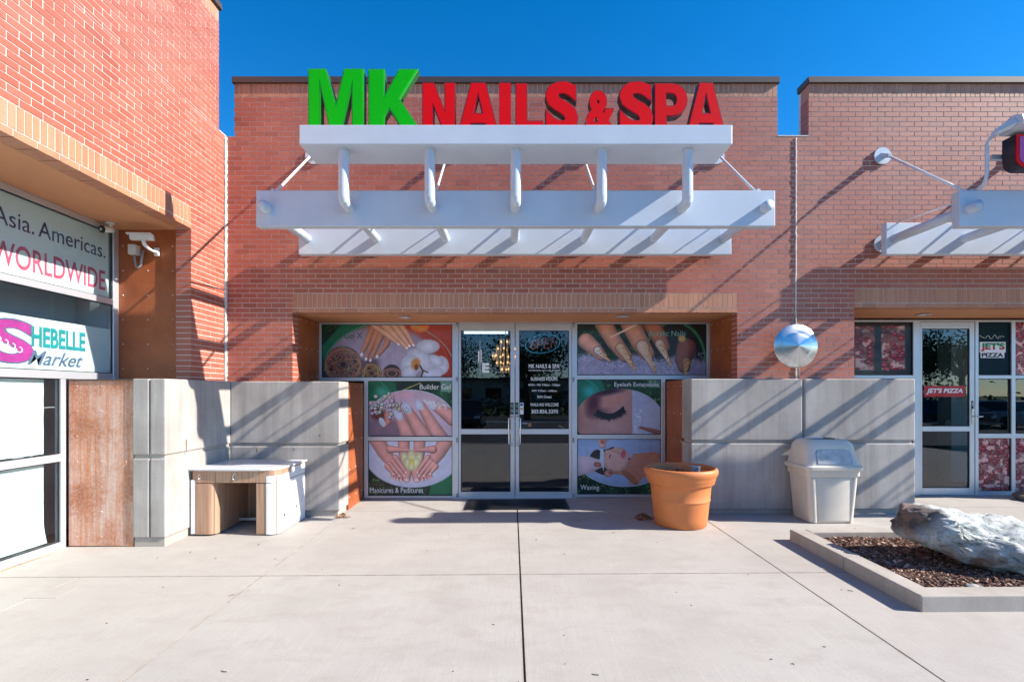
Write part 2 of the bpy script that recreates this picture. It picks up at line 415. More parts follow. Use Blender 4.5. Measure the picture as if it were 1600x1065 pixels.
# curve and lettering helpers: everything becomes plain mesh
def curve_mesh(splines, extrude=.0, bev=0.0, res=1):
    cu = bpy.data.curves.new('outline', 'CURVE'); cu.dimensions = '2D'; cu.fill_mode = 'BOTH'
    cu.extrude = extrude; cu.bevel_depth = bev; cu.bevel_resolution = res
    for pts in splines:
        sp = cu.splines.new('POLY'); sp.points.add(len(pts) - 1)
        for q, p in zip(sp.points, pts): q.co = (p[0], p[1], 0, 1)
        sp.use_cyclic_u = True
    o = bpy.data.objects.new('outline', cu); COL.objects.link(o)
    me = bpy.data.meshes.new_from_object(o); bpy.data.objects.remove(o); bpy.data.curves.remove(cu)
    return me
def text_mesh(s, extrude=.0, offset=0.0, shear=0.0, bev=0.0, spacing=1.0):
    cu = bpy.data.curves.new('lettering', 'FONT'); cu.body = s; cu.size = 1; cu.extrude = extrude; cu.offset = offset
    cu.shear = shear; cu.bevel_depth = bev; cu.space_character = spacing; cu.resolution_u = 5
    o = bpy.data.objects.new('lettering', cu); COL.objects.link(o)
    me = bpy.data.meshes.new_from_object(o); bpy.data.objects.remove(o); bpy.data.curves.remove(cu)
    return me
def verts(me):
    a = np.empty(len(me.vertices) * 3, dtype=np.float32); me.vertices.foreach_get('co', a); return a.reshape(-1, 3)
def setv(me, a):
    me.vertices.foreach_set('co', a.astype(np.float32).ravel()); me.update()
def fit(me, x0, x1, y0, y1):
    a = verts(me); lo = a.min(0); hi = a.max(0)
    a[:, 0] = x0 + (a[:, 0] - lo[0]) / max(hi[0] - lo[0], 1e-6) * (x1 - x0)
    a[:, 1] = y0 + (a[:, 1] - lo[1]) / max(hi[1] - lo[1], 1e-6) * (y1 - y0)
    setv(me, a); return me
def stand(me, plane='front', at=0.0):
    """drawing plane (x right, y up, z out) -> facade facing the camera, or the side wall facing right"""
    a = verts(me)
    if plane == 'front': b = np.stack([a[:, 0], at - a[:, 2], a[:, 1]], 1)
    else: b = np.stack([at + a[:, 2], a[:, 0], a[:, 1]], 1)
    setv(me, b); return me
def px(x, y, Y):     # a measured pixel on a plane at depth Y
    return (x - 800) * Y / FPX, EYE + (614 - y) * Y / FPX

# ------------------------------------------------------------ printed window graphics (flat print, painted into images here)
def smooth_noise(h, w, cells, seed, octaves=3):
    rs = np.random.RandomState(seed); out = np.zeros((h, w)); amp = 1; tot = 0
    for o in range(octaves):
        cy = max(2, int(cells * 2 ** o)); cx = max(2, int(cells * 2 ** o * w / h)); g = rs.rand(cy + 2, cx + 2)
        yy = np.linspace(0, cy, h); xx = np.linspace(0, cx, w); yi = yy.astype(int); xi = xx.astype(int)
        fy = (yy - yi)[:, None]; fx = (xx - xi)[None, :]; fy = fy * fy * (3 - 2 * fy); fx = fx * fx * (3 - 2 * fx)
        a = g[np.ix_(yi, xi)]; b = g[np.ix_(yi, xi + 1)]; c = g[np.ix_(yi + 1, xi)]; d = g[np.ix_(yi + 1, xi + 1)]
        out += amp * ((a * (1 - fx) + b * fx) * (1 - fy) + (c * (1 - fx) + d * fx) * fy); tot += amp; amp *= .55
    return out / tot
class Canvas:
    def __init__(s, x0, y0, x1, y1, w=420):
        s.w = w; s.h = int(w * (y1 - y0) / (x1 - x0)); s.k = (x1 - x0) / w
        s.X, s.Y = np.meshgrid(x0 + (np.arange(s.w) + .5) * s.k, y0 + (np.arange(s.h) + .5) * s.k)
        s.a = np.zeros((s.h, s.w, 3))
    def n(s, cells, seed, o=3): return smooth_noise(s.h, s.w, cells, seed, o)
    def put(s, m, c):
        c = np.asarray(c, float); m = np.clip(m, 0, 1)[..., None]
        if c.max() > 1.5: c = c / 255.0
        s.a = s.a * (1 - m) + c * m
    def cap(s, x0, y0, r0, x1, y1, r1, c, shade=.35, soft=1.0, edge=.5, light=(-.5, -.7)):
        dx, dy = x1 - x0, y1 - y0; L = dx * dx + dy * dy + 1e-9
        t = np.clip(((s.X - x0) * dx + (s.Y - y0) * dy) / L, 0, 1); r = r0 + (r1 - r0) * t
        ex = s.X - (x0 + dx * t); ey = s.Y - (y0 + dy * t); d = np.hypot(ex, ey)
        m = np.clip((r - d) / (s.k * soft) + .5, 0, 1); q = np.clip(d / r, 0, 1)
        sh = 1 - shade * (q ** 2.5) * edge * 1.6 + shade * .5 * ((ex * light[0] + ey * light[1]) / r)
        s.put(m, np.clip(np.asarray(c, float) / 255.0 * sh[..., None], 0, 1.4))
    def chain(s, pts, c, **k):
        best = None; shade = k.get('shade', .35); light = k.get('light', (-.5, -.7))
        for (x0, y0, r0), (x1, y1, r1) in zip(pts[:-1], pts[1:]):
            dx, dy = x1 - x0, y1 - y0; t = np.clip(((s.X - x0) * dx + (s.Y - y0) * dy) / (dx * dx + dy * dy + 1e-9), 0, 1); r = r0 + (r1 - r0) * t
            ex = (s.X - (x0 + dx * t)) / r; ey = (s.Y - (y0 + dy * t)) / r; q = np.hypot(ex, ey)
            if best is None: best = [q, ex, ey, r]
            else:
                m = q < best[0]; best = [np.where(m, n_, o_) for n_, o_ in zip((q, ex, ey, r), best)]
        q, ex, ey, r = best; m = np.clip((1 - q) * r / s.k + .5, 0, 1); q = np.clip(q, 0, 1)
        sh = 1 - shade * (q ** 2.5) * .8 + shade * .5 * (ex * light[0] + ey * light[1])
        s.put(m, np.clip(np.asarray(c, float) / 255.0 * sh[..., None], 0, 1.4))
    def ell(s, cx, cy, rx, ry, c, rot=0, soft=1.0, shade=0, grow=0):
        a = R(rot); u = (s.X - cx) * math.cos(a) + (s.Y - cy) * math.sin(a); v = -(s.X - cx) * math.sin(a) + (s.Y - cy) * math.cos(a)
        q = np.hypot(u / rx, v / ry); m = np.clip((1 - q) * min(rx, ry) / (s.k * soft) + .5, 0, 1)
        col = np.asarray(c, float) / 255.0
        s.put(m, np.clip(col * (1 - shade * np.clip(q, 0, 1)[..., None] ** 2), 0, 1.4)); return m
    def ring(s, cx, cy, rx, ry, wd, c, rot=0):
        a = R(rot); u = (s.X - cx) * math.cos(a) + (s.Y - cy) * math.sin(a); v = -(s.X - cx) * math.sin(a) + (s.Y - cy) * math.cos(a)
        q = np.abs(np.hypot(u / rx, v / ry) - 1) * min(rx, ry); s.put(np.clip((wd / 2 - q) / s.k + .5, 0, 1), c)
    def poly(s, pts, c, soft=1.0):
        ins = np.zeros(s.X.shape, bool); dm = np.full(s.X.shape, 1e9); n = len(pts)
        for i in range(n):
            x0, y0 = pts[i]; x1, y1 = pts[(i + 1) % n]
            cond = ((y0 > s.Y) != (y1 > s.Y)); ins ^= cond & (s.X < (x1 - x0) * (s.Y - y0) / ((y1 - y0) if y1 != y0 else 1e-9) + x0)
            dx, dy = x1 - x0, y1 - y0; t = np.clip(((s.X - x0) * dx + (s.Y - y0) * dy) / (dx * dx + dy * dy + 1e-9), 0, 1)
            dm = np.minimum(dm, np.hypot(s.X - x0 - dx * t, s.Y - y0 - dy * t))
        s.put(np.clip(np.where(ins, dm, -dm) / (s.k * soft) + .5, 0, 1), c)
    def line(s, x0, y0, x1, y1, wd, c): s.cap(x0, y0, wd / 2, x1, y1, wd / 2, c, shade=0)
    def material(s, name, gain=1.0, coat=.22):
        im = bpy.data.images.new(name, s.w, s.h); out = np.ones((s.h, s.w, 4), np.float32); s.a = s.a * (.93 + .14 * smooth_noise(s.h, s.w, 12, len(name), 4))[..., None]
        out[..., :3] = np.clip(s.a[::-1], 0, 1); im.pixels.foreach_set(out.ravel()); im.update(); im.pack()
        m, n, l, b = nt(name); t = n.new('ShaderNodeTexImage'); t.image = im; t.extension = 'EXTEND'
        mm = mix(n, l, 1.0, t.outputs[0], (gain, gain, gain), 'MULTIPLY'); l.new(mm, b.inputs['Base Color'])
        b.inputs['Roughness'].default_value = .5; b.inputs['Coat Weight'].default_value = coat; b.inputs['Coat Roughness'].default_value = .02
        return m
def leafy(c, m, seed):
    """dark green marbled corner with flecks of gold"""
    g = c.n(5, seed); f = c.n(22, seed + 1, 2)
    col = np.stack([.02 + .10 * (g > .52) * g + .25 * (f > .74), .14 + .34 * np.clip(g - .35, 0, 1) + .3 * (f > .74), .10 + .20 * np.clip(g - .35, 0, 1) + .15 * (f > .76)], -1)
    c.put(m, col)
SK = (222, 168, 142)
def poster_gel():
    c = Canvas(25, 55, 1575, 680); c.a[:] = np.array([.42, .33, .42])
    w = c.n(3, 2); c.put(np.clip((c.X - 1000) / 60, 0, 1), np.stack([.62 + .1 * w, .17 + .06 * w, .10 + .03 * w], -1))
    for k in range(9): c.line(1120 + k * 55, 60, 1330 + k * 60, 690, 5, (110, 28, 18))
    c.put(np.clip((c.X - 450) / 20, 0, 1) * np.clip((100 + (c.X - 450) * .12 - c.Y) / 10, 0, 1), (170, 60, 40))
    c.ell(1190, 60, 110, 80, (225, 120, 50), soft=6)
    c.ell(700, 470, 680, 400, (168, 150, 176), soft=14, shade=.15); c.put((c.n(30, 5) - .35) * .25 * (c.X < 1050), (215, 205, 225))
    m0 = 1 - np.clip((1 - np.hypot((c.X - 820) / 790, (c.Y - 640) / 610)) * 200, 0, 1)
    c.put(m0 * (c.X < 700) * np.clip((560 - c.Y) / 20, 0, 1), (20, 110, 78)); leafy(c, m0 * (c.X < 240 - (c.Y - 60) * .9), 8)
    c.ring(820, 640, 800, 620, 6, (120, 190, 160))
    c.put(np.clip((c.Y - 430) / 60, 0, 1) * np.clip((740 - c.X) / 80, 0, 1) * .6, (45, 22, 34))
    # hands
    for p in ([(650, 60, 55), (590, 190, 42), (520, 340, 30), (495, 400, 24)], [(700, 80, 55), (640, 240, 40), (575, 380, 28), (548, 455, 22)],
              [(760, 90, 55), (700, 240, 40), (640, 390, 27), (600, 470, 20)], [(830, 160, 50), (790, 290, 36), (730, 370, 28), (680, 425, 21)]):
        c.chain(p, (196, 128, 100), shade=.5)
        x, y, r = p[-1]; c.ell(x - 2, y + 8, r * .75, r, (240, 225, 228), 20)
    for p in ([(960, 60, 40), (1050, 180, 30), (1110, 290, 20)], [(880, 60, 50), (980, 190, 32), (1060, 300, 20)], [(780, 60, 55), (900, 190, 34), (1030, 325, 20)],
              [(640, 70, 26), (800, 170, 38), (930, 280, 20)]):
        c.chain(p, (228, 172, 142), shade=.45); x, y, r = p[-1]; c.ell(x + 4, y + 5, r * .8, r * .7, (245, 232, 230), 40)
    # balls of woven cane
    rs = random.Random(3)
    for (x, y, r, cc) in ((270, 530, 222, (176, 118, 92)), (615, 630, 118, (186, 138, 84)), (855, 640, 112, (150, 98, 88))):
        c.ell(x, y, r, r, (48, 20, 26), soft=2)
        if r == 112: c.ring(x, y, 105, 60, 16, cc); c.ring(x, y - 4, 60, 38, 12, cc); continue
        for k in range(30 if r > 200 else 20):
            a = rs.uniform(0, 180); rx = r * .97; ry = r * rs.uniform(.15, .95)
            c.ring(x + rs.uniform(-.05, .05) * r, y + rs.uniform(-.05, .05) * r, rx * .97, ry * .97, 6 if r > 200 else 5, tuple(v * rs.uniform(.6, 1.15) for v in cc), a)
    # orchid
    for (x, y, rx, ry, a) in ((1290, 310, 140, 84, 0), (1440, 540, 100, 115, 0), (1210, 480, 190, 110, 35), (1080, 540, 120, 130, 0), (1330, 650, 150, 80, -20), (1060, 630, 90, 90, 0), (1380, 480, 100, 60, 30)):
        c.ell(x, y, rx, ry, (206, 206, 226), a, soft=3, shade=.16)
    c.ell(1140, 520, 52, 66, (190, 128, 60), 20, soft=8); c.ell(1150, 560, 24, 36, (120, 60, 26), 0, soft=4)
    c.chain([(1190, 540, 9), (1230, 610, 10), (1200, 690, 9)], (60, 52, 30)); c.chain([(1230, 600, 8), (1290, 625, 6)], (60, 52, 30))
    return c.material('gel_nails_print', 1.08)
def poster_builder():
    c = Canvas(60, 60, 1540, 1030, 360); leafy(c, np.ones(c.X.shape), 21)
    c.ell(0, 300, 560, 560, (14, 100, 66), soft=3); c.ring(60, 420, 380, 420, 8, (60, 170, 130)); c.ell(300, 260, 110, 90, (60, 160, 140), 0, soft=30)
    c.line(650, 220, 980, 80, 14, (196, 172, 110)); c.put((c.X > 1340) * (c.Y < 240) * .6, (150, 190, 180))
    m = c.ell(800, 780, 800, 570, (205, 178, 196), soft=2, shade=.06); c.ring(800, 780, 800, 570, 10, (200, 215, 225))
    c.put(m * np.clip(1 - np.hypot((c.X - 650) / 330, (c.Y - 300) / 90), 0, 1) * .8, (222, 160, 175))
    c.put(m * np.clip((c.Y - 600) / 200, 0, 1) * (c.X < 640), (128, 104, 120)); c.ell(220, 640, 150, 110, (96, 40, 40), 20, soft=20)
    for p in ([(1560, 700, 150), (1330, 560, 90), (1190, 470, 66)], [(1330, 1080, 150), (1150, 760, 105), (980, 480, 72)],
              [(1100, 1150, 160), (880, 780, 112), (730, 530, 78)], [(800, 1180, 160), (700, 900, 115), (590, 650, 86)]):
        c.chain(p, (226, 160, 152), shade=.42, light=(-.3, -.6))
    c.chain([(400, 660, 70), (400, 780, 52), (330, 850, 40)], (214, 140, 128), shade=.4); c.ell(295, 780, 48, 88, (200, 210, 226), -28, soft=2)
    for (x, y, rx, ry, a) in ((585, 650, 72, 115, -26), (735, 530, 70, 112, -26), (960, 480, 66, 105, -28), (1185, 475, 62, 98, -30)):
        c.ell(x, y, rx, ry, (202, 208, 230), a, soft=2, shade=.10)
    c.ring(735, 560, 30, 40, 7, (90, 130, 130), -20)
    rs = random.Random(5)
    for k in range(70):
        x = rs.uniform(90, 640); y = 480 + rs.gauss(0, 85) - (x - 380) * .1; r = rs.uniform(24, 46)
        c.ell(x, y, r, r * .85, (60, 52, 50)); c.ell(x - 5, y - 5, r * .9, r * .78, tuple(v * rs.uniform(.82, 1.05) for v in (226, 218, 220)), 0, soft=3, shade=.18)
    for k in range(24): x = rs.uniform(1060, 1460); c.ell(x, 400 + (x - 1060) * .35 + rs.gauss(0, 22), 24, 20, (226, 220, 226), soft=3, shade=.15)
    return c.material('builder_gel_print', 1.08)
def poster_mani():
    c = Canvas(65, 90, 1495, 1015, 360); leafy(c, np.ones(c.X.shape), 33)
    c.ell(1480, 860, 330, 460, (14, 108, 70), 30, soft=3); c.ring(1300, 700, 400, 420, 6, (120, 200, 150), 0)
    c.ell(820, 260, 850, 625, (206, 206, 226), soft=2, shade=.05); c.ring(820, 260, 850, 625, 12, (150, 160, 180))
    sk = (222, 156, 146)
    for s in (-1, 1):
        f = lambda x: 800 + s * (x - 800)
        c.chain([(f(660), 40, 105), (f(670), 300, 100), (f(730), 640, 72), (f(715), 740, 62)], sk, shade=.4)      # foot and leg
        for (x, y, r) in ((615, 745, 36), (555, 735, 32), (505, 715, 30), (465, 700, 26)): c.chain([(f(x + 14), y - 90, r), (f(x), y, r)], (220, 150, 142), shade=.55); c.ell(f(x), y + 14, r * .55, r * .6, (240, 200, 200))
        c.ell(f(715), 760, 40, 34, (238, 196, 192), 0, soft=3)
        c.chain([(f(170), 20, 130), (f(330), 280, 120), (f(430), 420, 100)], sk, shade=.35)          # arm and back of the hand
        for (x0, y0, x1, y1) in ((520, 370, 700, 620), (470, 440, 670, 680), (420, 480, 590, 680), (380, 520, 480, 650)):
            c.chain([(f(x0), y0, 50), (f(x1), y1, 24)], (228, 162, 152), shade=.55); c.ell(f(x1), y1 + 4, 16, 18, (246, 220, 222))
        c.chain([(f(430), 230, 70), (f(560), 235, 46), (f(760), 245, 24)], (226, 158, 148), shade=.5)
    for (x, y, rx, ry, a) in ((690, 400, 60, 130, -20), (910, 400, 60, 130, 20), (800, 380, 80, 140, 0), (740, 480, 70, 120, -25), (860, 480, 70, 120, 25), (800, 500, 55, 100, 0)):
        c.ell(x, y, rx, ry, (228, 226, 172), a, soft=2, shade=.22)
    c.ell(800, 440, 26, 60, (214, 196, 70), 0, soft=10)
    return c.material('manicure_print', 1.08)
def poster_acrylic():
    c = Canvas(25, 45, 1560, 660); c.a[:] = np.array([.025, .05, .05]); leafy(c, np.ones(c.X.shape) * .7, 44)
    c.ell(1150, 300, 430, 420, (16, 18, 22), soft=8); c.ring(1180, 480, 370, 470, 40, (18, 92, 62)); c.ring(1190, 490, 365, 470, 5, (130, 200, 150))
    rs = random.Random(9)
    fur = np.clip((c.Y - 420 + 40 * np.sin(c.X / 90)) / 60, 0, 1); c.put(fur, (148, 142, 172))
    for k in range(420):
        x = rs.uniform(20, 1560); y = rs.uniform(400 if x < 300 or x > 1380 else 470, 660); a = rs.uniform(-2.6, -.5) ; L = rs.uniform(40, 90)
        g = rs.uniform(.55, 1.2); c.line(x, y, x + L * math.cos(a), y - L * .6 * math.sin(a) * -1, 5, tuple(min(255, v * g) for v in (168, 164, 196)))
    for p, cc in (([(130, 250, 100), (230, 340, 88), (320, 430, 60)], (222, 160, 142)), ([(330, 20, 105), (470, 260, 96), (600, 430, 78)], (214, 148, 124)),
                  ([(650, 10, 120), (770, 260, 108), (860, 400, 88)], (214, 146, 120)), ([(900, 0, 110), (1010, 220, 88), (1060, 320, 74)], (186, 112, 84)),
                  ([(1330, 330, 120), (1290, 470, 100), (1300, 560, 78)], (142, 80, 70))):
        c.chain(p, cc, shade=.5)
    def nail(x0, y0, r0, x1, y1, seed, tint):
        c.cap(x0, y0, r0 + 7, x1, y1, 9, (110, 60, 48), shade=.1); c.cap(x0, y0, r0, x1, y1, 7, tint, shade=.3)
        r2 = random.Random(seed)
        for k in range(110):
            t = r2.random() ** .8; q = r2.uniform(-.15, .95); x = x0 + (x1 - x0) * t; y = y0 + (y1 - y0) * t; rr = r0 * (1 - t * .85)
            c.ell(x + q * rr, y - q * rr * .35, r2.uniform(3, 8), r2.uniform(3, 8), (206, 140, 70) if r2.random() < .6 else ((245, 214, 160) if r2.random() < .6 else (120, 70, 30)))
    nail(265, 360, 46, 410, 490, 1, (226, 214, 216)); nail(540, 330, 58, 712, 600, 2, (214, 178, 150)); nail(800, 310, 74, 960, 630, 3, (214, 184, 164))
    nail(1010, 280, 54, 1145, 555, 4, (216, 186, 164)); nail(1330, 500, 52, 1310, 700, 5, (170, 120, 80))
    c.chain([(420, 200, 5), (560, 130, 12), (740, 40, 16)], (240, 206, 184), shade=.2); c.ell(1275, 215, 46, 44, (206, 170, 90), 0, shade=.2)
    return c.material('acrylic_nails_print', 1.08)
def poster_lash():
    c = Canvas(45, 40, 1535, 1020, 360); leafy(c, np.ones(c.X.shape), 55)
    c.ell(0, 300, 540, 520, (10, 104, 84), soft=3); c.ring(80, 460, 400, 440, 8, (60, 170, 150)); c.ell(270, 250, 100, 90, (40, 160, 160), 0, soft=40)
    c.put((c.X > 1330) * (c.Y < 180) * .5, (150, 190, 180)); m = c.ell(800, 760, 800, 565, (176, 182, 212), soft=2, shade=.05)
    ink = np.clip((1035 - c.X) / 8, 0, 1) * m; g = c.n(3, 6)
    c.put(ink, np.stack([.72 - .05 * g, .53 - .03 * g, .50 + 0 * g], -1)); c.put(ink * np.clip((350 - c.X) / 300, 0, 1) * .4, (150, 90, 70))
    def blob(x, y, rx, ry, col, k, rot=0):
        a = R(rot); u = (c.X - x) * math.cos(a) + (c.Y - y) * math.sin(a); v = -(c.X - x) * math.sin(a) + (c.Y - y) * math.cos(a)
        c.put(ink * np.clip(1.25 - np.hypot(u / rx, v / ry), 0, 1) * k, col)
    blob(560, 240, 360, 90, (46, 22, 40), 1.2, -8); blob(330, 460, 150, 260, (74, 28, 48), 1.1, 10); blob(700, 420, 260, 130, (196, 132, 118), .9, -15)
    blob(420, 640, 220, 120, (90, 50, 60), .8); blob(650, 880, 260, 130, (190, 150, 150), .6)
    rs = random.Random(4)
    for k in range(90):
        t = k / 89; x = 400 + 470 * t; y = 580 + 100 * math.sin(math.pi * min(1, t * .9)) - 90 * t ** 2
        c.chain([(x, y, 9), (x + (t - .5) * 40, y + 70, 8), (x + (t - .5) * 130 + rs.uniform(-12, 12), y + rs.uniform(90, 135), 3)], (12, 14, 34), shade=0)
    c.chain([(1090, 900, 55), (1100, 980, 55), (1220, 1050, 50)], (196, 198, 222), shade=.3); c.chain([(1180, 900, 26), (1400, 960, 40), (1560, 1010, 50)], (150, 96, 90), shade=.3)
    for k in range(14): c.ell(rs.uniform(1080, 1190), rs.uniform(560, 840), 9, 9, (235, 238, 250), soft=4)
    return c.material('eyelash_print', 1.08)
def poster_wax():
    c = Canvas(45, 45, 1550, 1015, 360); leafy(c, np.ones(c.X.shape), 66)
    m = c.ell(900, 260, 930, 630, (158, 178, 214), soft=2, shade=.04); c.ring(900, 260, 930, 630, 10, (190, 205, 225))
    c.put(m * np.clip((c.X - 800) / 700, 0, 1) * .5, (120, 120, 155))
    c.ell(640, 460, 390, 240, (26, 18, 28), 5, soft=2); c.ell(360, 330, 120, 70, (26, 18, 28), -50)
    c.ell(820, 760, 190, 110, (148, 170, 210), 10, soft=3)
    g = c.n(2, 8); sk = np.stack([.80 - .10 * g, .56 - .14 * g, .48 - .16 * g], -1)
    c.poly([(640, 560), (900, 420), (1010, 400), (1060, 300), (1200, 290), (1460, 270), (1600, 330), (1600, 700), (1320, 690), (1200, 760), (1150, 850), (1060, 860), (1000, 830), (960, 750), (860, 680), (700, 665)], sk, soft=3)
    c.poly([(980, 430), (1060, 410), (1300, 420), (1600, 400), (1600, 440), (1300, 470), (1040, 470)], (188, 128, 112), soft=14)
    c.chain([(900, 640, 50), (1020, 730, 50), (1110, 820, 40)], (176, 108, 84), shade=.2)
    c.ell(720, 410, 250, 215, (224, 176, 162), 12, soft=2, shade=.16); c.poly([(560, 240), (700, 190), (800, 210), (930, 260), (990, 340), (960, 430), (800, 600), (600, 560)], (222, 172, 160), soft=8); c.ell(900, 330, 90, 80, (212, 160, 150), 0, soft=3); c.cap(690, 220, 40, 840, 260, 60, (214, 164, 150), shade=.15)
    c.ell(880, 310, 44, 78, (206, 96, 112), 10, soft=5); c.chain([(640, 320, 9), (625, 380, 7)], (60, 30, 34)); c.chain([(690, 190, 16), (590, 230, 10)], (90, 50, 46))
    c.ell(610, 650, 84, 66, (216, 150, 140), -20, soft=2, shade=.3); c.ell(640, 640, 34, 30, (170, 90, 84), 0, soft=4)
    c.chain([(20, 520, 190), (250, 500, 150), (440, 480, 80)], (216, 186, 196), shade=.15); c.ell(410, 495, 70, 42, (200, 110, 96), 10, soft=4, shade=.4)
    c.poly([(460, 200), (520, 200), (525, 620), (450, 420)], (198, 204, 222)); c.chain([(500, 40, 90), (500, 150, 60)], (224, 180, 174), shade=.35); c.ell(500, 90, 46, 40, (190, 104, 80), 0, soft=4)
    return c.material('waxing_print', 1.08)
def poster_pizza(name, seed, gap=False, gain=.9, w=260, h=240, dim=1.0):
    c = Canvas(0, 0, w * 3, h * 3, w); g = c.n(7, seed); f = c.n(20, seed + 3)
    c.a = np.stack([.40 + .45 * f * g * 1.5, .16 + .55 * f * g * 1.3, .17 + .50 * f * g * 1.3], -1); rs = random.Random(seed)
    for k in range(int(w * h / 620)):
        x = rs.uniform(0, w * 3); y = rs.uniform(0, h * 3); r = rs.uniform(30, 48)
        c.ell(x, y, r * 1.12, r, (70, 10, 14), 0, soft=2)
        c.ell(x - 3, y - 3, r, r * .9, tuple(v * rs.uniform(.75, 1.1) for v in (175, 10, 40)), 0, soft=2, shade=.4); c.ell(x - r * .3, y - r * .3, r * .3, r * .16, (236, 150, 140), -20, soft=6)
    m = np.clip((c.n(12, seed + 9) - .56) * 12, 0, 1); c.put(m * .85, np.stack([.90 + 0 * f, .78 - .1 * f, .74 - .12 * f], -1))
    for k in range(26): c.ell(rs.uniform(0, w * 3), rs.uniform(0, h * 3), rs.uniform(5, 12), rs.uniform(4, 9), (44, 60, 28), rs.uniform(0, 180))
    if gap:
        d = c.n(6, seed + 1); gx = w * 3
        for lo, hi in ((.395, .43), (.63, .70), (.94, 1.0)): c.put(np.clip((c.X / gx - lo + .02 * d) * 60, 0, 1) * np.clip((hi - c.X / gx + .02 * d) * 60, 0, 1), (14, 26, 40))
        c.put(np.clip((.30 - np.abs(c.Y / (h * 3) - .22 + .1 * d)) * 5 - 1, 0, 1) * .8, (24, 40, 62))
        c.put(np.clip((c.Y / (h * 3) - .93 + .06 * d) * 40, 0, 1), (16, 14, 26)); c.put(np.clip((.10 - c.Y / (h * 3) - .05 * d) * 40, 0, 1), (30, 8, 10))
    return c.material(name, gain * dim)

# ============================================================ the setting
def gz(x, y): return .006 * x + .009 * (y - 7.83)      # the pavement falls gently to the left and towards the car park
ZC = 1.805                                              # top of the low concrete walls
FY = 6.86; FW = -3.965; WY = 7.83; WX = -4.93           # brick faces and window planes
ZB0, ZB1, ZL, ZS, ZT = 2.755, 3.026, 5.193, 5.735, 5.938
PB0, PB1 = ZB0 + .0677, ZB1 + .0677                     # the pizza shop's lintel sits one course higher
LB0, LB1, LS, LT = 3.675, 3.946, 6.645, 6.848           # the market wing
CX, PX = .04, 7.885                                     # canopy centres

g = MB().add([(-400, -400, -.42), (400, -400, -.42), (400, 400, -.42), (-400, 400, -.42)], [(0, 1, 2, 3)]).obj('ground', M['grass'], kind='structure')
MB().add([(-90, -26, -.30), (90, -26, -.30), (90, -1.45, -.16), (-90, -1.45, -.16)], [(0, 1, 2, 3)]).obj('car_park', M['asphalt'], kind='structure')
lines = MB()
for k in range(-6, 9): lines.add([(k * 2.7 - .05, -13, -.222), (k * 2.7 + .05, -13, -.222), (k * 2.7 + .05, -8.2, -.195), (k * 2.7 - .05, -8.2, -.195)], [(0, 1, 2, 3)])
lines.obj('parking_bay_markings', M['paint'], kind='structure')

sidewalk = empty('sidewalk', (0, 4, 0), None, None, kind='structure')
xs = [-4.93, -2.31, .075, 2.515, 4.95, 7.4, 9.9, 12.4]; ys = [-1.3, -.2, 2.2, 4.59, 7.02, 7.95]
def slab(x0, x1, y0, y1, g0=.004, g1=.004):
    a, b, c, d = x0 + g0, x1 - g1, y0 + .004, y1 - .004
    m = MB(); t = [(a, c), (b, c), (b, d), (a, d)]
    m.add([(x, y, gz(x, y) - .12) for x, y in t] + [(x, y, gz(x, y)) for x, y in t], [(4, 5, 6, 7), (0, 1, 5, 4), (1, 2, 6, 5), (2, 3, 7, 6), (3, 0, 4, 7)])
    bevel(m.obj('slab', M['slab'], sidewalk), .0018, 1)
for i in range(len(xs) - 1):
    for j in range(len(ys) - 1):
        g0 = .007 if i == 2 else .004; g1 = .007 if i == 1 else .004
        if i == 0 and ys[j + 1] <= 4.6:
            slab(xs[i], -4.0, ys[j], ys[j + 1]); slab(-4.0, xs[i + 1], ys[j], ys[j + 1])
        else: slab(xs[i], xs[i + 1], ys[j], ys[j + 1], g0, g1)
MB().add([(x, y, gz(x, y) - .007) for x, y in ((-5.2, -1.29), (12.6, -1.29), (12.6, 8.0), (-5.2, 8.0))], [(0, 1, 2, 3)]).obj('joint_filler', M['soil'], sidewalk)
MB().box((-5.3, -1.46, -.45), (12.6, -1.305, -.07)).obj('kerb', M['curb'], kind='structure')

# ------------------------------------------------------------ brickwork
BW, BH, CW, CH = .1932, .0577, .2032, .06773
def brick_cells(rows_z0, regions, u_anchor, flip=0):
    whole, cut = [], []
    for (zlo, zhi, ivs) in regions:
        r0 = math.floor((zlo - rows_z0) / CH + 1e-6) - 1
        r = r0
        while rows_z0 + r * CH < zhi - .004:
            z0 = rows_z0 + r * CH; z1 = z0 + CH; r += 1
            if z1 <= zlo + .004: continue
            a, b = max(z0, zlo) + .005, min(z1, zhi) - .005
            if b - a < .012: continue
            off = ((r + flip) % 2) * CW / 2
            for (u0, u1) in ivs:
                k = math.floor((u0 - u_anchor - off) / CW)
                while u_anchor + off + k * CW < u1 - .004:
                    s = u_anchor + off + k * CW; e = s + CW; k += 1
                    if e <= u0 + .004: continue
                    p, q = max(s, u0), min(e, u1)
                    p2 = p + (.005 if p == s else 0); q2 = q - (.005 if q == e else 0)
                    if q2 - p2 < .014: continue
                    w = (q2 - p2 > BW - .001 and b - a > BH - .001)
                    (whole if w else cut).append((p2, q2, a, b))
    return whole, cut
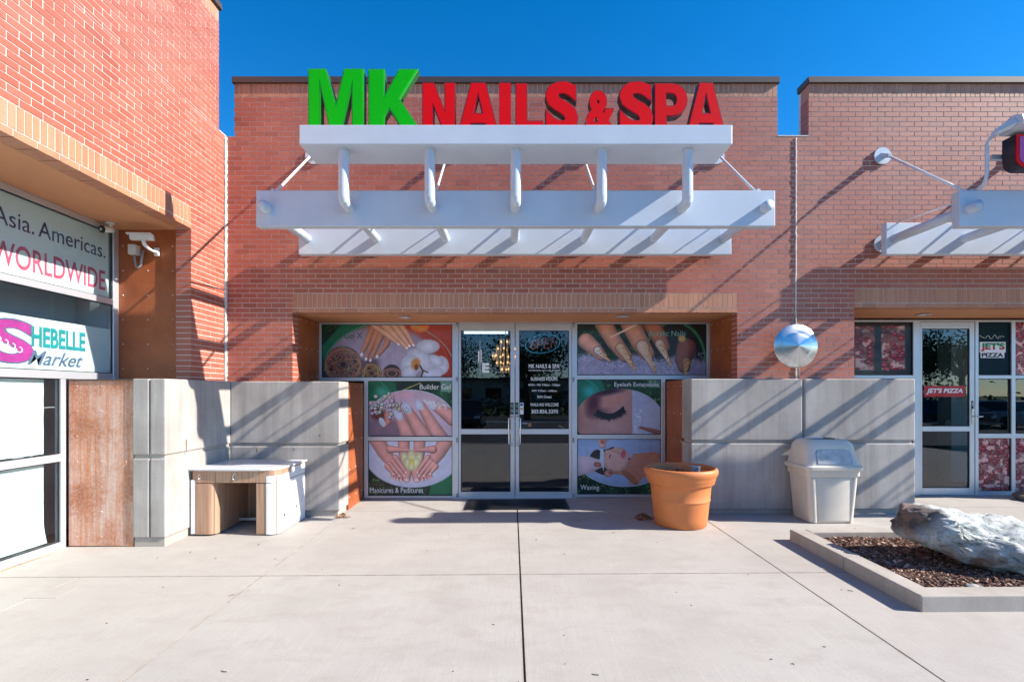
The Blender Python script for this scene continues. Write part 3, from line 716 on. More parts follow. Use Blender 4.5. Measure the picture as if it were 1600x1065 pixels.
def lay_bricks(parent, cells, plane, depth, mat, near, name='brick', limit=290, stuffname='further_bricks'):
    """plane 'front': face looks at the camera at y=at; 'side': face looks right at x=at"""
    whole, cut = cells; kind, at = plane
    def W(u, d, z): return (u, at + d, z) if kind == 'front' else (at - d, u, z)
    whole = sorted(whole, key=near); singles = whole[:limit]; rest = whole[limit:] + cut
    unit = MB().box((0, 0, 0), (BW, depth, BH), skip=('k',)).mesh(name); unit.materials.append(mat)
    rnd = random.Random(len(whole))
    for (u0, u1, z0, z1) in singles:
        o = bpy.data.objects.new(name, unit); COL.objects.link(o)
        d = rnd.uniform(-.0012, .0012); o.location = W(u0, d, z0)
        if kind == 'side': o.rotation_euler = (0, 0, R(90))
        attach(o, parent)
    mb = MB()
    for (u0, u1, z0, z1) in rest:
        d = rnd.uniform(-.0012, .0012)
        vs = [W(u, e, z) for z in (z0, z1) for (u, e) in ((u0, d), (u1, d), (u1, depth), (u0, depth))]
        mb.add(vs, [(0, 3, 2, 1), (4, 5, 6, 7), (0, 1, 5, 4), (3, 0, 4, 7), (1, 2, 6, 5)], rnd.random())
    if rest: mb.obj(stuffname, mat, parent, tint=True, kind='stuff')
def soldier(parent, u0, u1, z0, z1, plane, depth, mat, name, near=None):
    """bricks standing on end"""
    kind, at = plane; n = round((u1 - u0) / CH); p = (u1 - u0) / n
    unit = MB().box((0, 0, 0), (p - .010, depth, z1 - z0 - .010), skip=('k',)).mesh(name); unit.materials.append(mat); rnd = random.Random(n)
    idx = list(range(n))
    for k in idx:
        u = u0 + k * p + .005; d = rnd.uniform(-.0012, .0012)
        o = bpy.data.objects.new(name, unit); COL.objects.link(o)
        o.location = (u, at + d, z0 + .005) if kind == 'front' else (at - d, u, z0 + .005)
        if kind == 'side': o.rotation_euler = (0, 0, R(90))
        attach(o, parent)
def mortar(parent, boxes):
    m = MB()
    for a, b in boxes: m.box(a, b)
    return m.obj('mortar_bed', M['mortar'], parent)

M['stain'] = simple('rust_streak', (.26, .13, .06), .9, var=.2, vscale=60, bmp=0)
M['part'] = simple('grey_blue_partition', (.40, .47, .54), .8, var=.1, vscale=1, bmp=0)
# ------------------------------------------------------------ nail salon building
salon = empty('nail_salon_building', (0, FY, 0), 'red brick storefront with tan lintel and double glass doors, the middle shop', 'building')
MR = .0045
OPL, OPR = -3.035, 3.115
salon_cells = brick_cells(ZB1, [(ZC, ZB1, [(FW, OPL), (OPR, 3.915)]), (ZB1, ZL, [(FW, 3.915)]), (ZL, ZS, [(-3.845, 3.673)])], FW + .03)
lay_bricks(salon, salon_cells, ('front', FY), .19, M['brick'], lambda c: (c[0] - .3) ** 2 * .25 + (c[2] - 2.9) ** 2)
soldier(salon, OPL, OPR, ZB0 + CH, ZB1, ('front', FY), .19, M['band'], 'lintel_brick')
lay_bricks(salon, ([c for c in brick_cells(ZB0, [(ZB0, ZB0 + CH, [(OPL, OPR)])], OPL)[0]], brick_cells(ZB0, [(ZB0, ZB0 + CH, [(OPL, OPR)])], OPL)[1]),
           ('front', FY), .19, M['band'], lambda c: c[0], name='lintel_header_brick', stuffname='cut_lintel_brick')
soldier(salon, -3.845, 3.673, ZS, ZT, ('front', FY), .19, M['band'], 'parapet_brick')
y0, y1 = FY + MR, FY + .188
mortar(salon, [((FW - .16, y0, 1.0), (OPL - MR, y1, ZB0 + .012)), ((OPR + MR, y0, 1.0), (3.921, y1, ZB0 + .012)), ((FW - .16, y0, ZB0 + .012), (3.921, y1, ZL)), ((-3.838, y0, ZL), (3.667, y1, ZT - .002))])
for (a, b, z) in ((-3.86, 3.69, ZT),):
    m = MB().box((a, FY - .03, z - .02), (b, FY + .25, z + .065)).box((a + .004, FY - .038, z - .018), (b - .004, FY - .0305, z + .02))
    m.obj('coping', M['coping'], salon)
box('low_coping', (3.675, FY - .004, ZL + .001), (3.921, FY + .2, ZL + .014), M['mortar'], salon)
box('wall_core', (FW - .16, FY + .19, 2.85), (3.921, FY + .30, ZL - .02), M['dark'], salon)
box('roof', (-4.2, FY + .31, 4.6), (3.921, 15, 4.75), M['dark'], salon)
MB().box((-3.838, FY + .19, ZL), (3.667, FY + .245, ZT - .03)).obj('parapet_back', M['mortar'], salon)
box('soffit', (OPL - .12, FY + .188, ZB0 + .004), (OPR + .12, WY + .3, ZB0 + .09), M['soffit'], salon)
def bead(x, y, z0, z1, parent, r=.017, lat='x'):
    rnd = random.Random(int(abs(x) * 10)); pts = []; rs = []
    z = z0
    while z < z1: pts.append((x + rnd.uniform(-.004, .004), y + rnd.uniform(-.003, .002), z)); rs.append(r * rnd.uniform(.75, 1.2)); z += .03
    o = MB().tube(pts, rs, 8).obj('joint_sealant', M['sealant'], parent, smooth=True); return o
bead(3.923, FY - .002, ZC, ZL - .01, salon, .012)
bead(FW + .012, FY - .012, ZC, ZL - .01, salon, .022)
# steel lining of the entrance recess
def rivets(parent, pts, axis, r=.009):
    m = MB()
    for p in pts:
        if axis == 'x+': m.lathe([(r, 0), (r * .8, -.005), (0.0005, -.007)], p, 8, 'y')
        else: m.lathe([(r, 0), (r * .8, -.005), (0.0005, -.007)], p, 8, 'y')
    return m.obj('rivets', M['rod'] if False else M['alu'], parent, smooth=True, kind='stuff')
def rivets_side(parent, pts, s=1, r=.009):
    m = MB()
    for p in pts:
        k = len(m.v)
        for rr, h in ((r, 0), (r * .8, .005), (.0005, .007)):
            for j in range(8): m.v.append((p[0] + s * h, p[1] + rr * math.cos(j * math.pi / 4), p[2] + rr * math.sin(j * math.pi / 4)))
        for i in range(2):
            for j in range(8): m.f.append((k + i * 8 + j, k + i * 8 + (j + 1) % 8, k + i * 8 + 8 + (j + 1) % 8, k + i * 8 + 8 + j)); m.t.append(0)
    o = m.obj('rivets', M['alu'], parent, smooth=True, kind='stuff'); fix_normals(o)
box('jamb_panel', (OPL - .12, FY + .188, ZC), (OPL + .002, WY - .03, ZB0), M['jamb'], salon)
box('jamb_panel', (OPR - .002, FY + .188, ZC), (OPR + .12, WY - .03, ZB0), M['jamb'], salon)
box('jamb_panel', (-2.46, 7.082, -.1), (-2.338, WY - .03, ZC - .006), M['jamb'], salon)
box('jamb_panel', (2.428, 7.082, -.1), (2.55, WY - .03, 1.832), M['jamb'], salon)
rivets_side(salon, [(OPL + .002, 7.1 + k * .21, 1.9 + j * .4) for k in range(4) for j in range(3)])
rivets_side(salon, [(-2.338, 7.14 + k * .28, .15 + j * .4) for k in range(3) for j in range(5)])
rivets_side(salon, [(2.428, 7.14 + k * .28, .15 + j * .4) for k in range(3) for j in range(5)], -1)
rivets_side(salon, [(OPR - .002, 7.1 + k * .21, 1.9 + j * .4) for k in range(4) for j in range(3)], -1)
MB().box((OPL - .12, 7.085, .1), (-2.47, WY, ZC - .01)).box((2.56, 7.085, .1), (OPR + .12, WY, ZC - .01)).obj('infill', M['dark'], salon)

# frames and glass in the entrance; bars measured as upright rectangles on the window plane
def bar(parent, x0, y0p, x1, y1p, name='mullion', Y=None, d=.07, mat='alu', front=0.0):
    Y = Y or WY; a = px(x0, y1p, Y); b = px(x1, y0p, Y)
    return bevel(MB().box((a[0], Y - .03 - front, a[1]), (b[0], Y - .03 - front + d, b[1])).obj(name, M[mat], parent), .003, 1)
def quad_uv(name, a, b, y, mat, parent):
    me = bpy.data.meshes.new(name)
    me.from_pydata([(a[0], y, a[1]), (b[0], y, a[1]), (b[0], y, b[1]), (a[0], y, b[1])], [], [(0, 1, 2, 3)])
    uv = me.uv_layers.new(name='UVMap')
    for k, c in enumerate(((0, 0), (1, 0), (1, 1), (0, 1))): uv.data[k].uv = c
    return obj(name, me, mat, parent)
def window(parent, x0, y0p, x1, y1p, print_mat=None, label=None, clear=False):
    a = px(x0, y1p, WY); b = px(x1, y0p, WY)
    w = MB().box((a[0] + .001, WY + .006, a[1] + .001), (b[0] - .001, WY + .012, b[1] - .001)).obj('window', M['glass'], parent)
    gk = MB(); e = .009
    gk.box((a[0], WY - .012, a[1]), (b[0], WY + .004, a[1] + e)).box((a[0], WY - .012, b[1] - e), (b[0], WY + .004, b[1]))
    gk.box((a[0], WY - .012, a[1] + e), (a[0] + e, WY + .004, b[1] - e)).box((b[0] - e, WY - .012, a[1] + e), (b[0], WY + .004, b[1] - e))
    gk.obj('gasket', M['gasket'], w)
    if print_mat:
        q = quad_uv('window_graphic', (a[0] + e, a[1] + e), (b[0] - e, b[1] - e), WY + .001, print_mat, w)
        if label: q['label'] = label
    return w
def letter(parent, s, x0, x1, yt, yb, mat, Y=None, offset=0.0, shear=0, name='lettering', front=None, thick=.0012, spacing=1.0):
    Y = Y or WY; a = px(x0, yb, Y); b = px(x1, yt, Y)
    me = text_mesh(s, thick / 2, offset, shear, spacing=spacing); fit(me, a[0], b[0], a[1], b[1])
    stand(me, 'front', front if front is not None else Y - .003)
    return obj(name, me, M[mat] if isinstance(mat, str) else mat, parent)
bar(salon, 498, 504, 503, 590, 'mullion'); bar(salon, 707, 504, 716.5, 777.5, 'mullion'); bar(salon, 569.5, 595, 575.6, 777.5)
bar(salon, 503, 504, 707, 507, 'transom'); bar(salon, 498, 589.5, 707, 595, 'transom'); bar(salon, 575.6, 681.5, 707, 688, 'transom'); bar(salon, 575.6, 773.6, 707, 777.5, 'transom')
bar(salon, 893.5, 504, 901.5, 777.5); bar(salon, 1103.5, 504, 1110, 586); bar(salon, 1032.5, 592.5, 1038.8, 775.5)
bar(salon, 901.5, 503.5, 1110, 505.5 + .8, 'transom'); bar(salon, 901.5, 586, 1110, 592.5, 'transom'); bar(salon, 901.5, 678.5, 1032.5, 685.2, 'transom'); bar(salon, 901.5, 771.5, 1032.5, 775.5, 'transom')
bar(salon, 716.5, 503.3, 893.5, 505, 'door_header')
w1 = window(salon, 503, 507, 707, 589.5, poster_gel(), 'hands over a white towel beside an orchid')
w2 = window(salon, 575.6, 595, 707, 681.5, poster_builder(), 'hand with white nails beside cotton bolls')
w3 = window(salon, 575.6, 688, 707, 773.6, poster_mani(), 'hands and feet around a pale yellow flower')
w4 = window(salon, 901.5, 506.3, 1103.5, 586, poster_acrylic(), 'fingers with long gold glitter nails on grey fur')
w5 = window(salon, 901.5, 592.5, 1032.5, 678.5, poster_lash(), 'closed eye with long dark lashes')
w6 = window(salon, 901.5, 685.2, 1032.5, 771.5, poster_wax(), 'woman lying with face turned up')
dgreen = simple('dark_green_print', (.03, .13, .08), .5, bmp=0); lgreen = simple('mint_print', (.25, .55, .42), .5, bmp=0)
letter(w1, 'Gel X', 538, 566, 519, 529, dgreen); letter(w2, 'Builder Gel', 656, 704, 600, 608, 'vinyl')
letter(w3, 'Manicures & Pedicures', 578, 661, 761, 769.5, 'vinyl'); letter(w4, 'Acrylic Nails', 1013, 1071, 516.5, 527.5, lgreen)
letter(w5, 'Eyelash Extensions', 960, 1029, 597, 605.5, 'vinyl'); letter(w6, 'Waxing', 907, 936, 757, 767, 'vinyl')

def door(parent, x0, x1, yt, yb, railt, railb, gl, gr, gt, gb, label=None):
    """one glazed leaf: stiles and rails round an upper and a lower pane"""
    Y = WY; m = MB(); f = Y - .022; k = Y + .028
    def rc(a, b, c, d): p = px(a, d, Y); q = px(c, b, Y); m.box((p[0], f, p[1]), (q[0], k, q[1]))
    rc(x0 + .3, yt, gl, yb); rc(gr, yt, x1 - .3, yb); rc(gl, yt, gr, gt); rc(gl, gb, gr, yb); rc(gl, railt, gr, railb)
    d = m.obj('door', M['alu'], parent); bevel(d, .004, 1)
    if label: d['label'] = label
    for (t, b) in ((gt, railt), (railb, gb)):
        p = px(gl, b, Y); q = px(gr, t, Y); e = .008
        pn = MB().box((p[0] + .001, Y + .004, p[1] + .001), (q[0] - .001, Y + .010, q[1] - .001)).obj('pane', M['glass'], d)
        gk = MB(); gk.box((p[0], Y - .008, p[1]), (q[0], Y + .002, p[1] + e)).box((p[0], Y - .008, q[1] - e), (q[0], Y + .002, q[1]))
        gk.box((p[0], Y - .008, p[1] + e), (p[0] + e, Y + .002, q[1] - e)).box((q[0] - e, Y - .008, p[1] + e), (q[0], Y + .002, q[1] - e)); gk.obj('gasket', M['gasket'], d)
    return d
dl = door(salon, 716.5, 804.6, 505.4, 777, 669.6, 678, 720.5, 797.6, 516.5, 767.5)
dr = door(salon, 805, 893.5, 505.4, 777, 669.6, 678, 811.3, 888.8, 516.5, 767.5)
def pull(parent, x, s):
    Y = WY - .022; zt = px(0, 650, WY)[1]; zb = px(0, 695, WY)[1]; X = px(x, 0, WY)[0]; o = s * .052
    pts = [(X, Y, zt), (X - o * .0, Y - .045, zt)] + [(X - o * (1 - math.cos(a)), Y - .06, zt - .03 * math.sin(a)) for a in np.linspace(.2, math.pi / 2, 4)]
    pts += [(X - o * (1 - math.cos(a)), Y - .06, zb + .03 * math.sin(a)) for a in np.linspace(math.pi / 2, .2, 4)] + [(X, Y - .045, zb), (X, Y, zb)]
    MB().tube(pts, .0125, 10).obj('handle', M['silver'], parent, smooth=True)
pull(dl, 800.2, 1); pull(dr, 807.8, -1)
MB().lathe([(.018, 0), (.018, -.012), (.013, -.018), (.0005, -.018)], (px(808, 671, WY)[0], WY - .022, px(0, 673.5, WY)[1]), 16, 'y').obj('lock', M['silver'], dr, smooth=True)
for (pr, x, cnt) in ((dl, 714.4, 3), (dr, 895.5, 3)):
    for yy in (508, 593, 687, 773)[:4]:
        c = px(x, yy, WY); MB().tube([(c[0], WY - .04, c[1] - .035), (c[0], WY - .04, c[1] + .035)], .013, 10).obj('hinge', M['conduit'], pr, smooth=True)
# writing on the right-hand leaf
for (s, x0, x1, yt, yb, off) in (('MK NAILS & SPA', 826, 874, 568.5, 575, .012), ('PROFESSIONAL NAIL CARE SERVICES', 826, 874, 577.4, 579.6, 0), ('BUSINESS HOURS', 829.5, 871, 589, 594.4, .008),
                            ('MON - FRI: 9:30am - 7:00pm', 825.5, 875, 599.4, 603.6, .012), ('SAT: 9:30am - 6:00pm', 831, 870, 608.6, 612.6, .012), ('SUN: Closed', 839.5, 861.5, 617.6, 621.6, .012),
                            ('WALK-INS WELCOME', 828.5, 873, 629.4, 634.4, .008), ('303.856.3295', 830, 872, 639.5, 645.5, .014)):
    letter(dr, s, x0, x1, yt, yb, 'vinyl', offset=off, front=WY - .0)
def plate(parent, x0, y0p, x1, y1p, mat, name, y, t=.002, Y=None):
    Y = Y or WY; a = px(x0, y1p, Y); b = px(x1, y0p, Y); return MB().box((a[0], y - t, a[1]), (b[0], y, b[1])).obj(name, M[mat] if isinstance(mat, str) else mat, parent)
plate(dr, 812, 629, 818, 647, 'vinyl', 'sticker', WY + .0); bl = simple('blue_print', (.03, .10, .35), .5, bmp=0); orr = simple('orange_print', (.6, .25, .08), .5, bmp=0)
plate(dr, 813, 630, 817, 634, bl, 'sticker_mark', WY - .0022, .001); plate(dr, 813, 637, 817, 640, orr, 'sticker_mark', WY - .0022, .001)
plate(dr, 812.5, 657, 831.5, 668.5, 'black', 'notice', WY + .0); letter(dr, 'RESTROOM', 813.5, 824, 660, 662, 'vinyl', front=WY - .003); plate(dr, 826, 660.5, 827.3, 666, orr, 'symbol', WY - .0022, .001); plate(dr, 828.3, 660.5, 829.6, 666, orr, 'symbol', WY - .0022, .001)
for p, x in ((dl, 800.2), (dr, 807.6)):
    plate(p, x - 2.4, 628.5, x + 2.4, 647, 'black', 'decal', WY - .0225)
    letter(p, 'PULL', x - 1.8, x + 1.8, 631, 636, lgreen, front=WY - .0255, offset=.02); letter(p, 'PUSH', x - 1.8, x + 1.8, 639, 644, lgreen, front=WY - .0255, offset=.02)
letter(dl, 'E', 753.5, 764.5, 567, 582, 'vinyl', front=WY + .002, offset=.05)
MB().tube([px(750, 532, WY)[0:1] + (WY + .001,) + px(0, 532, WY)[1:], px(750, 566, WY)[0:1] + (WY + .001,) + px(0, 583, WY)[1:]], .003, 6).obj('window_decal', M['vinyl'], dl)
plate(dl, 747, 548, 749, 566, 'vinyl', 'window_decal', WY + .002); plate(dl, 751, 546, 752.5, 566, 'vinyl', 'window_decal', WY + .002)
# sill under the doors
MB().box((-.9, WY - .06, -.03), (1.0, WY + .06, .012)).obj('threshold', M['alu'], salon)

def room(parent, x0, x1, y0, y1, z0, z1, wallm, floorm, openx=False):
    m = MB(); m.add([(x0, y0, z0), (x1, y0, z0), (x1, y1, z0), (x0, y1, z0), (x0, y0, z1), (x1, y0, z1), (x1, y1, z1), (x0, y1, z1)], [(3, 2, 6, 7), (0, 3, 7, 4), (2, 1, 5, 6), (7, 6, 5, 4)] if not openx else [(3, 2, 6, 7), (0, 3, 7, 4), (7, 6, 5, 4)])
    r = m.obj('interior_walls', wallm, parent)
    MB().add([(x0, y0, z0), (x1, y0, z0), (x1, y1, z0), (x0, y1, z0)], [(0, 1, 2, 3)]).obj('interior_floor', floorm, parent)
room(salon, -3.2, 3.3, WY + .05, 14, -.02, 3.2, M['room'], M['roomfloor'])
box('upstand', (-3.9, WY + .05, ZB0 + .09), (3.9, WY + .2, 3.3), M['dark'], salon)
# things one sees through the door
t = empty('reception_counter', (.35, 10.2, 0), 'dim reception counter seen through the salon doors', 'counter')
box('counter_front', (-.5, 10.0, 0), (1.3, 10.4, 1.05), M['room'], t, .01); box('counter_top', (-.55, 9.95, 1.052), (1.35, 10.45, 1.09), M['alu'], t, .005)
MB().box((-.93, 9.6, 2.80), (-.08, 9.66, 2.86)).obj('ceiling_light', M['tubelight'], None, label='white strip light glowing inside behind left salon door', category='light')
ch = empty('chandelier', (-.12, 9.3, 2.7), 'tiered glass tube chandelier glowing warmly behind the left salon door', 'chandelier')
MB().tube([(-.12, 9.3, 2.68), (-.12, 9.3, 3.19)], .008, 8).obj('stem', M['silver'], ch)
for k, (z, r, h, n) in enumerate(((2.60, .10, .12, 10), (2.47, .17, .14, 16), (2.34, .24, .14, 20), (2.21, .17, .13, 16), (2.09, .10, .13, 10))):
    gm, bm_ = MB(), MB()
    for j in range(n):
        a = 2 * math.pi * j / n + k; p = (-.12 + r * math.cos(a), 9.3 + r * math.sin(a))
        gm.tube([(p[0], p[1], z - h / 2), (p[0], p[1], z + h / 2)], .011, 8)
        if j % 2 == k % 2: bm_.tube([(p[0], p[1], z - .015), (p[0] , p[1], z + .02)], .0145, 8)
    ti = gm.obj('tier', M['crystal'], ch, smooth=False); bm_.obj('bulb', M['bulb'], ti)
op = empty('open_sign', (px(849, 0, 8.0)[0], 7.93, 2.3), 'oval neon sign reading OPEN inside the right door of the salon', 'sign')
c = px(848, 537, 7.93)
MB().tube([(c[0] + .275 * math.cos(a), 7.93, c[1] + .145 * math.sin(a) + .03 * math.cos(a)) for a in np.linspace(0, 2 * math.pi, 40)], .008, 8).obj('neon_oval', M['neonblue'], op, smooth=True)
for k, chx in enumerate('OPEN'):
    strokes = {'O': [[(.5 + .42 * math.cos(a), .5 + .5 * math.sin(a)) for a in np.linspace(0, 2 * math.pi, 18)]], 'P': [[(.1, 0), (.1, 1), (.6, 1), (.85, .85), (.85, .6), (.6, .45), (.1, .45)]],
               'E': [[(.9, 1), (.1, 1), (.1, 0), (.9, 0)], [(.1, .5), (.75, .5)]], 'N': [[(.1, 0), (.1, 1), (.85, 0), (.85, 1)]]}[chx]
    m = MB()
    for st in strokes:
        for dd in (0, .018): m.tube([(c[0] - .215 + k * .11 + (x * .095) + y * .03 + dd * .6, 7.93, c[1] - .075 + y * .15 + k * .008 - dd) for x, y in st], .0045, 6)
    m.obj('neon_letter', M['neonred'], op, smooth=True)

def downlight(x, y, z, label, grp='recessed lights in the shop soffits'):
    o = empty('recessed_light', (x, y, z), label, 'light', grp)
    MB().lathe([(.055, .03), (.06, 0.0), (.095, -.004), (.10, -.010), (.095, -.012), (.06, -.010), (.05, .028)], (x, y, z), 32).obj('trim_ring', M['alu'], o, smooth=True)
    MB().lathe([(.0005, .02), (.055, .02)], (x, y, z), 24).obj('lens', M['paper'], o)
downlight(-1.56, 7.23, ZB0, 'small recessed round light in the soffit above the orchid print')
downlight(1.60, 7.15, ZB0, 'small recessed round light in the soffit above the gold glitter nails print')
downlight(6.15, 7.40, PB0, 'small recessed round light in the soffit above the pizza shop door')

# ------------------------------------------------------------ pizza shop building
pizza = empty('pizza_shop_building', (7.5, FY, 0), 'red brick storefront with pizza prints in its windows, at right edge', 'building')
PL, PR = 4.735, 10.9
pc = brick_cells(ZB1, [(ZC, PB1, [(3.933, PL), (PR, 12.3)]), (PB1, ZL, [(3.933, 12.3)]), (ZL, ZS, [(4.103, 12.3)])], FW + .08)
lay_bricks(pizza, pc, ('front', FY), .19, M['brick'], lambda c: (c[0] - 5.4) ** 2 + (c[2] - 3.4) ** 2)
soldier(pizza, PL, PR, PB0 + CH, PB1, ('front', FY), .19, M['band'], 'lintel_brick')
bc = brick_cells(PB0, [(PB0, PB0 + CH, [(PL, PR)])], PL); lay_bricks(pizza, bc, ('front', FY), .19, M['band'], lambda c: c[0], name='lintel_header_brick', stuffname='cut_lintel_brick')
soldier(pizza, 4.103, 12.3, ZS, ZT, ('front', FY), .19, M['band'], 'parapet_brick')
mortar(pizza, [((3.927, y0, 1.0), (PL - MR, y1, PB0 + .012)), ((PR + MR, y0, 1.0), (12.3, y1, PB0 + .012)), ((3.927, y0, PB0 + .012), (12.3, y1, ZL)), ((4.110, y0, ZL), (12.3, y1, ZT - .002))])
for (a, b) in ((4.085, 8.9), (8.905, 12.35)):
    MB().box((a, FY - .03, ZT - .02), (b, FY + .25, ZT + .065)).box((a + .004, FY - .038, ZT - .018), (b - .004, FY - .0305, ZT + .02)).obj('coping', M['coping'], pizza)
box('low_coping', (3.927, FY - .004, ZL + .001), (4.10, FY + .2, ZL + .014), M['mortar'], pizza)
box('wall_core', (3.927, FY + .19, 2.92), (12.3, FY + .30, ZL - .02), M['dark'], pizza)
box('roof', (3.925, FY + .31, 4.6), (12.3, 15, 4.75), M['dark'], pizza)
MB().box((4.110, FY + .19, ZL), (12.3, FY + .245, ZT - .03)).obj('parapet_back', M['mortar'], pizza)
box('soffit', (PL - .12, FY + .188, PB0 + .004), (PR + .12, WY + .3, PB0 + .09), M['soffit'], pizza)
box('jamb_panel', (PL - .12, FY + .188, ZC), (PL + .002, WY - .03, PB0), M['jamb'], pizza)
box('jamb_panel', (5.46, WY - .02, 0), (6.30, WY + .03, 1.84), M['jamb'], pizza)
MB().box((PL, 7.085, 0), (5.455, WY + .03, 1.82)).obj('infill', M['dark'], pizza)
for (a, b, c_, d, nm) in ((1424.8, 500, 1435.2, 773, 'mullion'), (1521.5, 500, 1526.5, 773, 'mullion'), (1578, 500, 1584, 773, 'mullion'), (1642, 500, 1648, 773, 'mullion'), (1266, 500, 1424.8, 503, 'transom'), (1266, 586, 1424.8, 591, 'transom'),
                    (1526.5, 500, 1578, 503, 'transom'), (1526.5, 586, 1578, 591.5, 'transom'), (1526.5, 676.8, 1578, 684, 'transom'), (1526.5, 766.5, 1578, 773, 'transom'), (1435.2, 500, 1521.5, 502.5, 'door_header'),
                    (1584, 500, 1642, 503, 'transom'), (1584, 586, 1642, 591.5, 'transom'), (1584, 676.8, 1642, 684, 'transom'), (1584, 766.5, 1642, 773, 'transom'),
                    (1648, 500, 1880, 503, 'transom'), (1648, 586, 1880, 591.5, 'transom'), (1648, 766.5, 1880, 773, 'transom')): bar(pizza, a, b, c_, d, nm)
pz = poster_pizza('pizza_slices_print', 5, True, 1.05, 330, 300)
pz2 = poster_pizza('pepperoni_pizza_print', 12, False, 1.2, 220, 340); pz3 = poster_pizza('dark_pizza_print', 31, False, 1.1, 200, 300)
window(pizza, 1268, 503, 1424.8, 586, pz, 'dark print of pepperoni pizza slices')
wj = window(pizza, 1526.5, 503, 1578, 586)
teal = simple('dark_teal_print', (.006, .028, .04), .5, spec=.1, bmp=0); plate(wj, 1527.5, 504, 1577, 585, teal, 'window_graphic', WY + .003)
window(pizza, 1526.5, 591.5, 1578, 676.8); window(pizza, 1526.5, 684, 1578, 766.5, pz3, 'dark print of pepperoni slices')
window(pizza, 1584, 503, 1642, 586, pz2, 'bright close print of pepperoni pizza'); w = window(pizza, 1584, 591.5, 1642, 676.8); window(pizza, 1584, 684, 1642, 766.5, pz3, 'dark print of pepperoni slices')
window(pizza, 1648, 503, 1880, 586, pz2); window(pizza, 1648, 591.5, 1880, 766.5)
# shop logo on the teal print
pr = simple('logo_red', (.50, .015, .02), .5, bmp=0); pg = simple('logo_green', (.02, .22, .06), .5, bmp=0)
plate(wj, 1530.5, 534, 1571, 550.5, 'vinyl', 'logo_ground', WY - .002, .0015); plate(wj, 1532, 550.5, 1569, 559, 'vinyl', 'logo_ground', WY - .002, .0015)
for k, mm_ in ((0, pg), (1, pr)):
    o = letter(wj, "JET'S", 1532, 1569.5, 535.5, 549, mm_, front=WY - .0045, offset=.05); bmm = bmesh.new(); bmm.from_mesh(o.data)
    bmesh.ops.bisect_plane(bmm, geom=bmm.verts[:] + bmm.edges[:] + bmm.faces[:], plane_co=(0, 0, px(0, 542, WY)[1]), plane_no=(0, 0, 1 if k else -1), clear_outer=True); bmm.to_mesh(o.data); bmm.free()
letter(wj, 'PIZZA', 1533.5, 1567.5, 551.2, 557.8, teal, front=WY - .0045, offset=.04)
rr = random.Random(2); sky_pts = []
for k in range(26): sky_pts.append((1530 + k * 1.55, 528 - 2.2 * math.sin(k * .9) - rr.uniform(0, 3) - (5 if k == 20 else 0)))
MB().tube([(px(x, y, WY)[0], WY - .001, px(x, y, WY)[1]) for x, y in sky_pts], .003, 5).obj('skyline_drawing', M['vinyl'], wj)
dp = door(pizza, 1435.6, 1521.2, 503, 772.5, 665.5, 673.5, 1437.5 + 2, 1513.5, 513.5, 761.5)
plate(dp, 1443.5, 602.5, 1507.5, 619.5, pr, 'door_sign', WY + .001, .003); letter(dp, "JET'S PIZZA", 1447, 1504, 606.3, 615.7, 'vinyl', front=WY - .004, offset=.035, shear=.22)
c = px(1519, 650, WY); MB().box((c[0] - .035, WY - .04, c[1] - .12), (c[0] + .0, WY - .0225, c[1] + .12)).obj('lock_plate', M['silver'], dp)
MB().tube([(c[0] - .018, WY - .04, c[1]), (c[0] - .018, WY - .09, c[1]), (c[0] - .018 + .10, WY - .09, c[1])], .011, 10).obj('handle', M['silver'], dp, smooth=True)
plate(dp, 1515.3, 626, 1519, 643, 'black', 'decal', WY - .0225); letter(dp, 'PUSH', 1515.8, 1518.5, 628, 634, 'vinyl', front=WY - .0255)
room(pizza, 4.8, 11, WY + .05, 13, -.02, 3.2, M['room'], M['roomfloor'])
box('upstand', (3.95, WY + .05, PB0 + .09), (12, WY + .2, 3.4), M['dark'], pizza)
box('interior_column', (8.15, 9.2, 0), (8.55, 9.5, 3.1), M['paper'], pizza)
t = empty('service_counter', (8.8, 10.4, 0), 'dim service counter inside the pizza shop', 'counter'); box('counter_front', (7.6, 10.2, 0), (10, 10.6, 1.0), M['room'], t, .01); box('counter_top', (7.55, 10.15, 1.002), (10.05, 10.65, 1.05), M['alu'], t, .005)

# ------------------------------------------------------------ market wing at left
market = empty('market_building', (-4.4, 3.5, 0), 'tall pink brick wing with market banners in its windows, at left edge', 'building')
Y0 = 1.2; OE = 6.13
mc = brick_cells(LB1, [(ZC, LB1, [(OE, FY - .002)]), (LB1, ZL, [(Y0, FY - .002)]), (ZL, LS, [(Y0, 6.71)])], .03)
lay_bricks(market, mc, ('side', FW), .19, M['brick'], lambda c: abs(c[0] - 4.3) * .6 + abs(c[2] - 4.5) + (3 if c[0] < 3.7 else 0))
soldier(market, Y0, OE, LB0 + CH, LB1, ('side', FW), .19, M['band'], 'lintel_brick')
bc = brick_cells(LB0, [(LB0, LB0 + CH, [(Y0, OE)])], Y0); lay_bricks(market, bc, ('side', FW), .19, M['band'], lambda c: -c[0], name='lintel_header_brick', stuffname='cut_lintel_brick')
soldier(market, Y0, 6.71, LS, LT, ('side', FW), .19, M['band'], 'parapet_brick')
x0, x1 = FW - .188, FW - MR
mortar(market, [((x0, OE + MR, 1.0), (x1, FY - .001, LB0 + .012)), ((x0, Y0, LB0 + .012), (x1, FY - .001, ZL)), ((x0, Y0, ZL), (x1, 6.704, LT - .002))])
MB().box((FW - .25, Y0, LT - .02), (FW + .03, 6.73, LT + .065)).box((FW + .0305, Y0, LT - .018), (FW + .038, 6.726, LT + .02)).obj('coping', M['coping'], market)
box('low_coping', (FW - .2, 6.712, ZL + .001), (FW + .004, FY + .1, ZL + .014), M['mortar'], market)
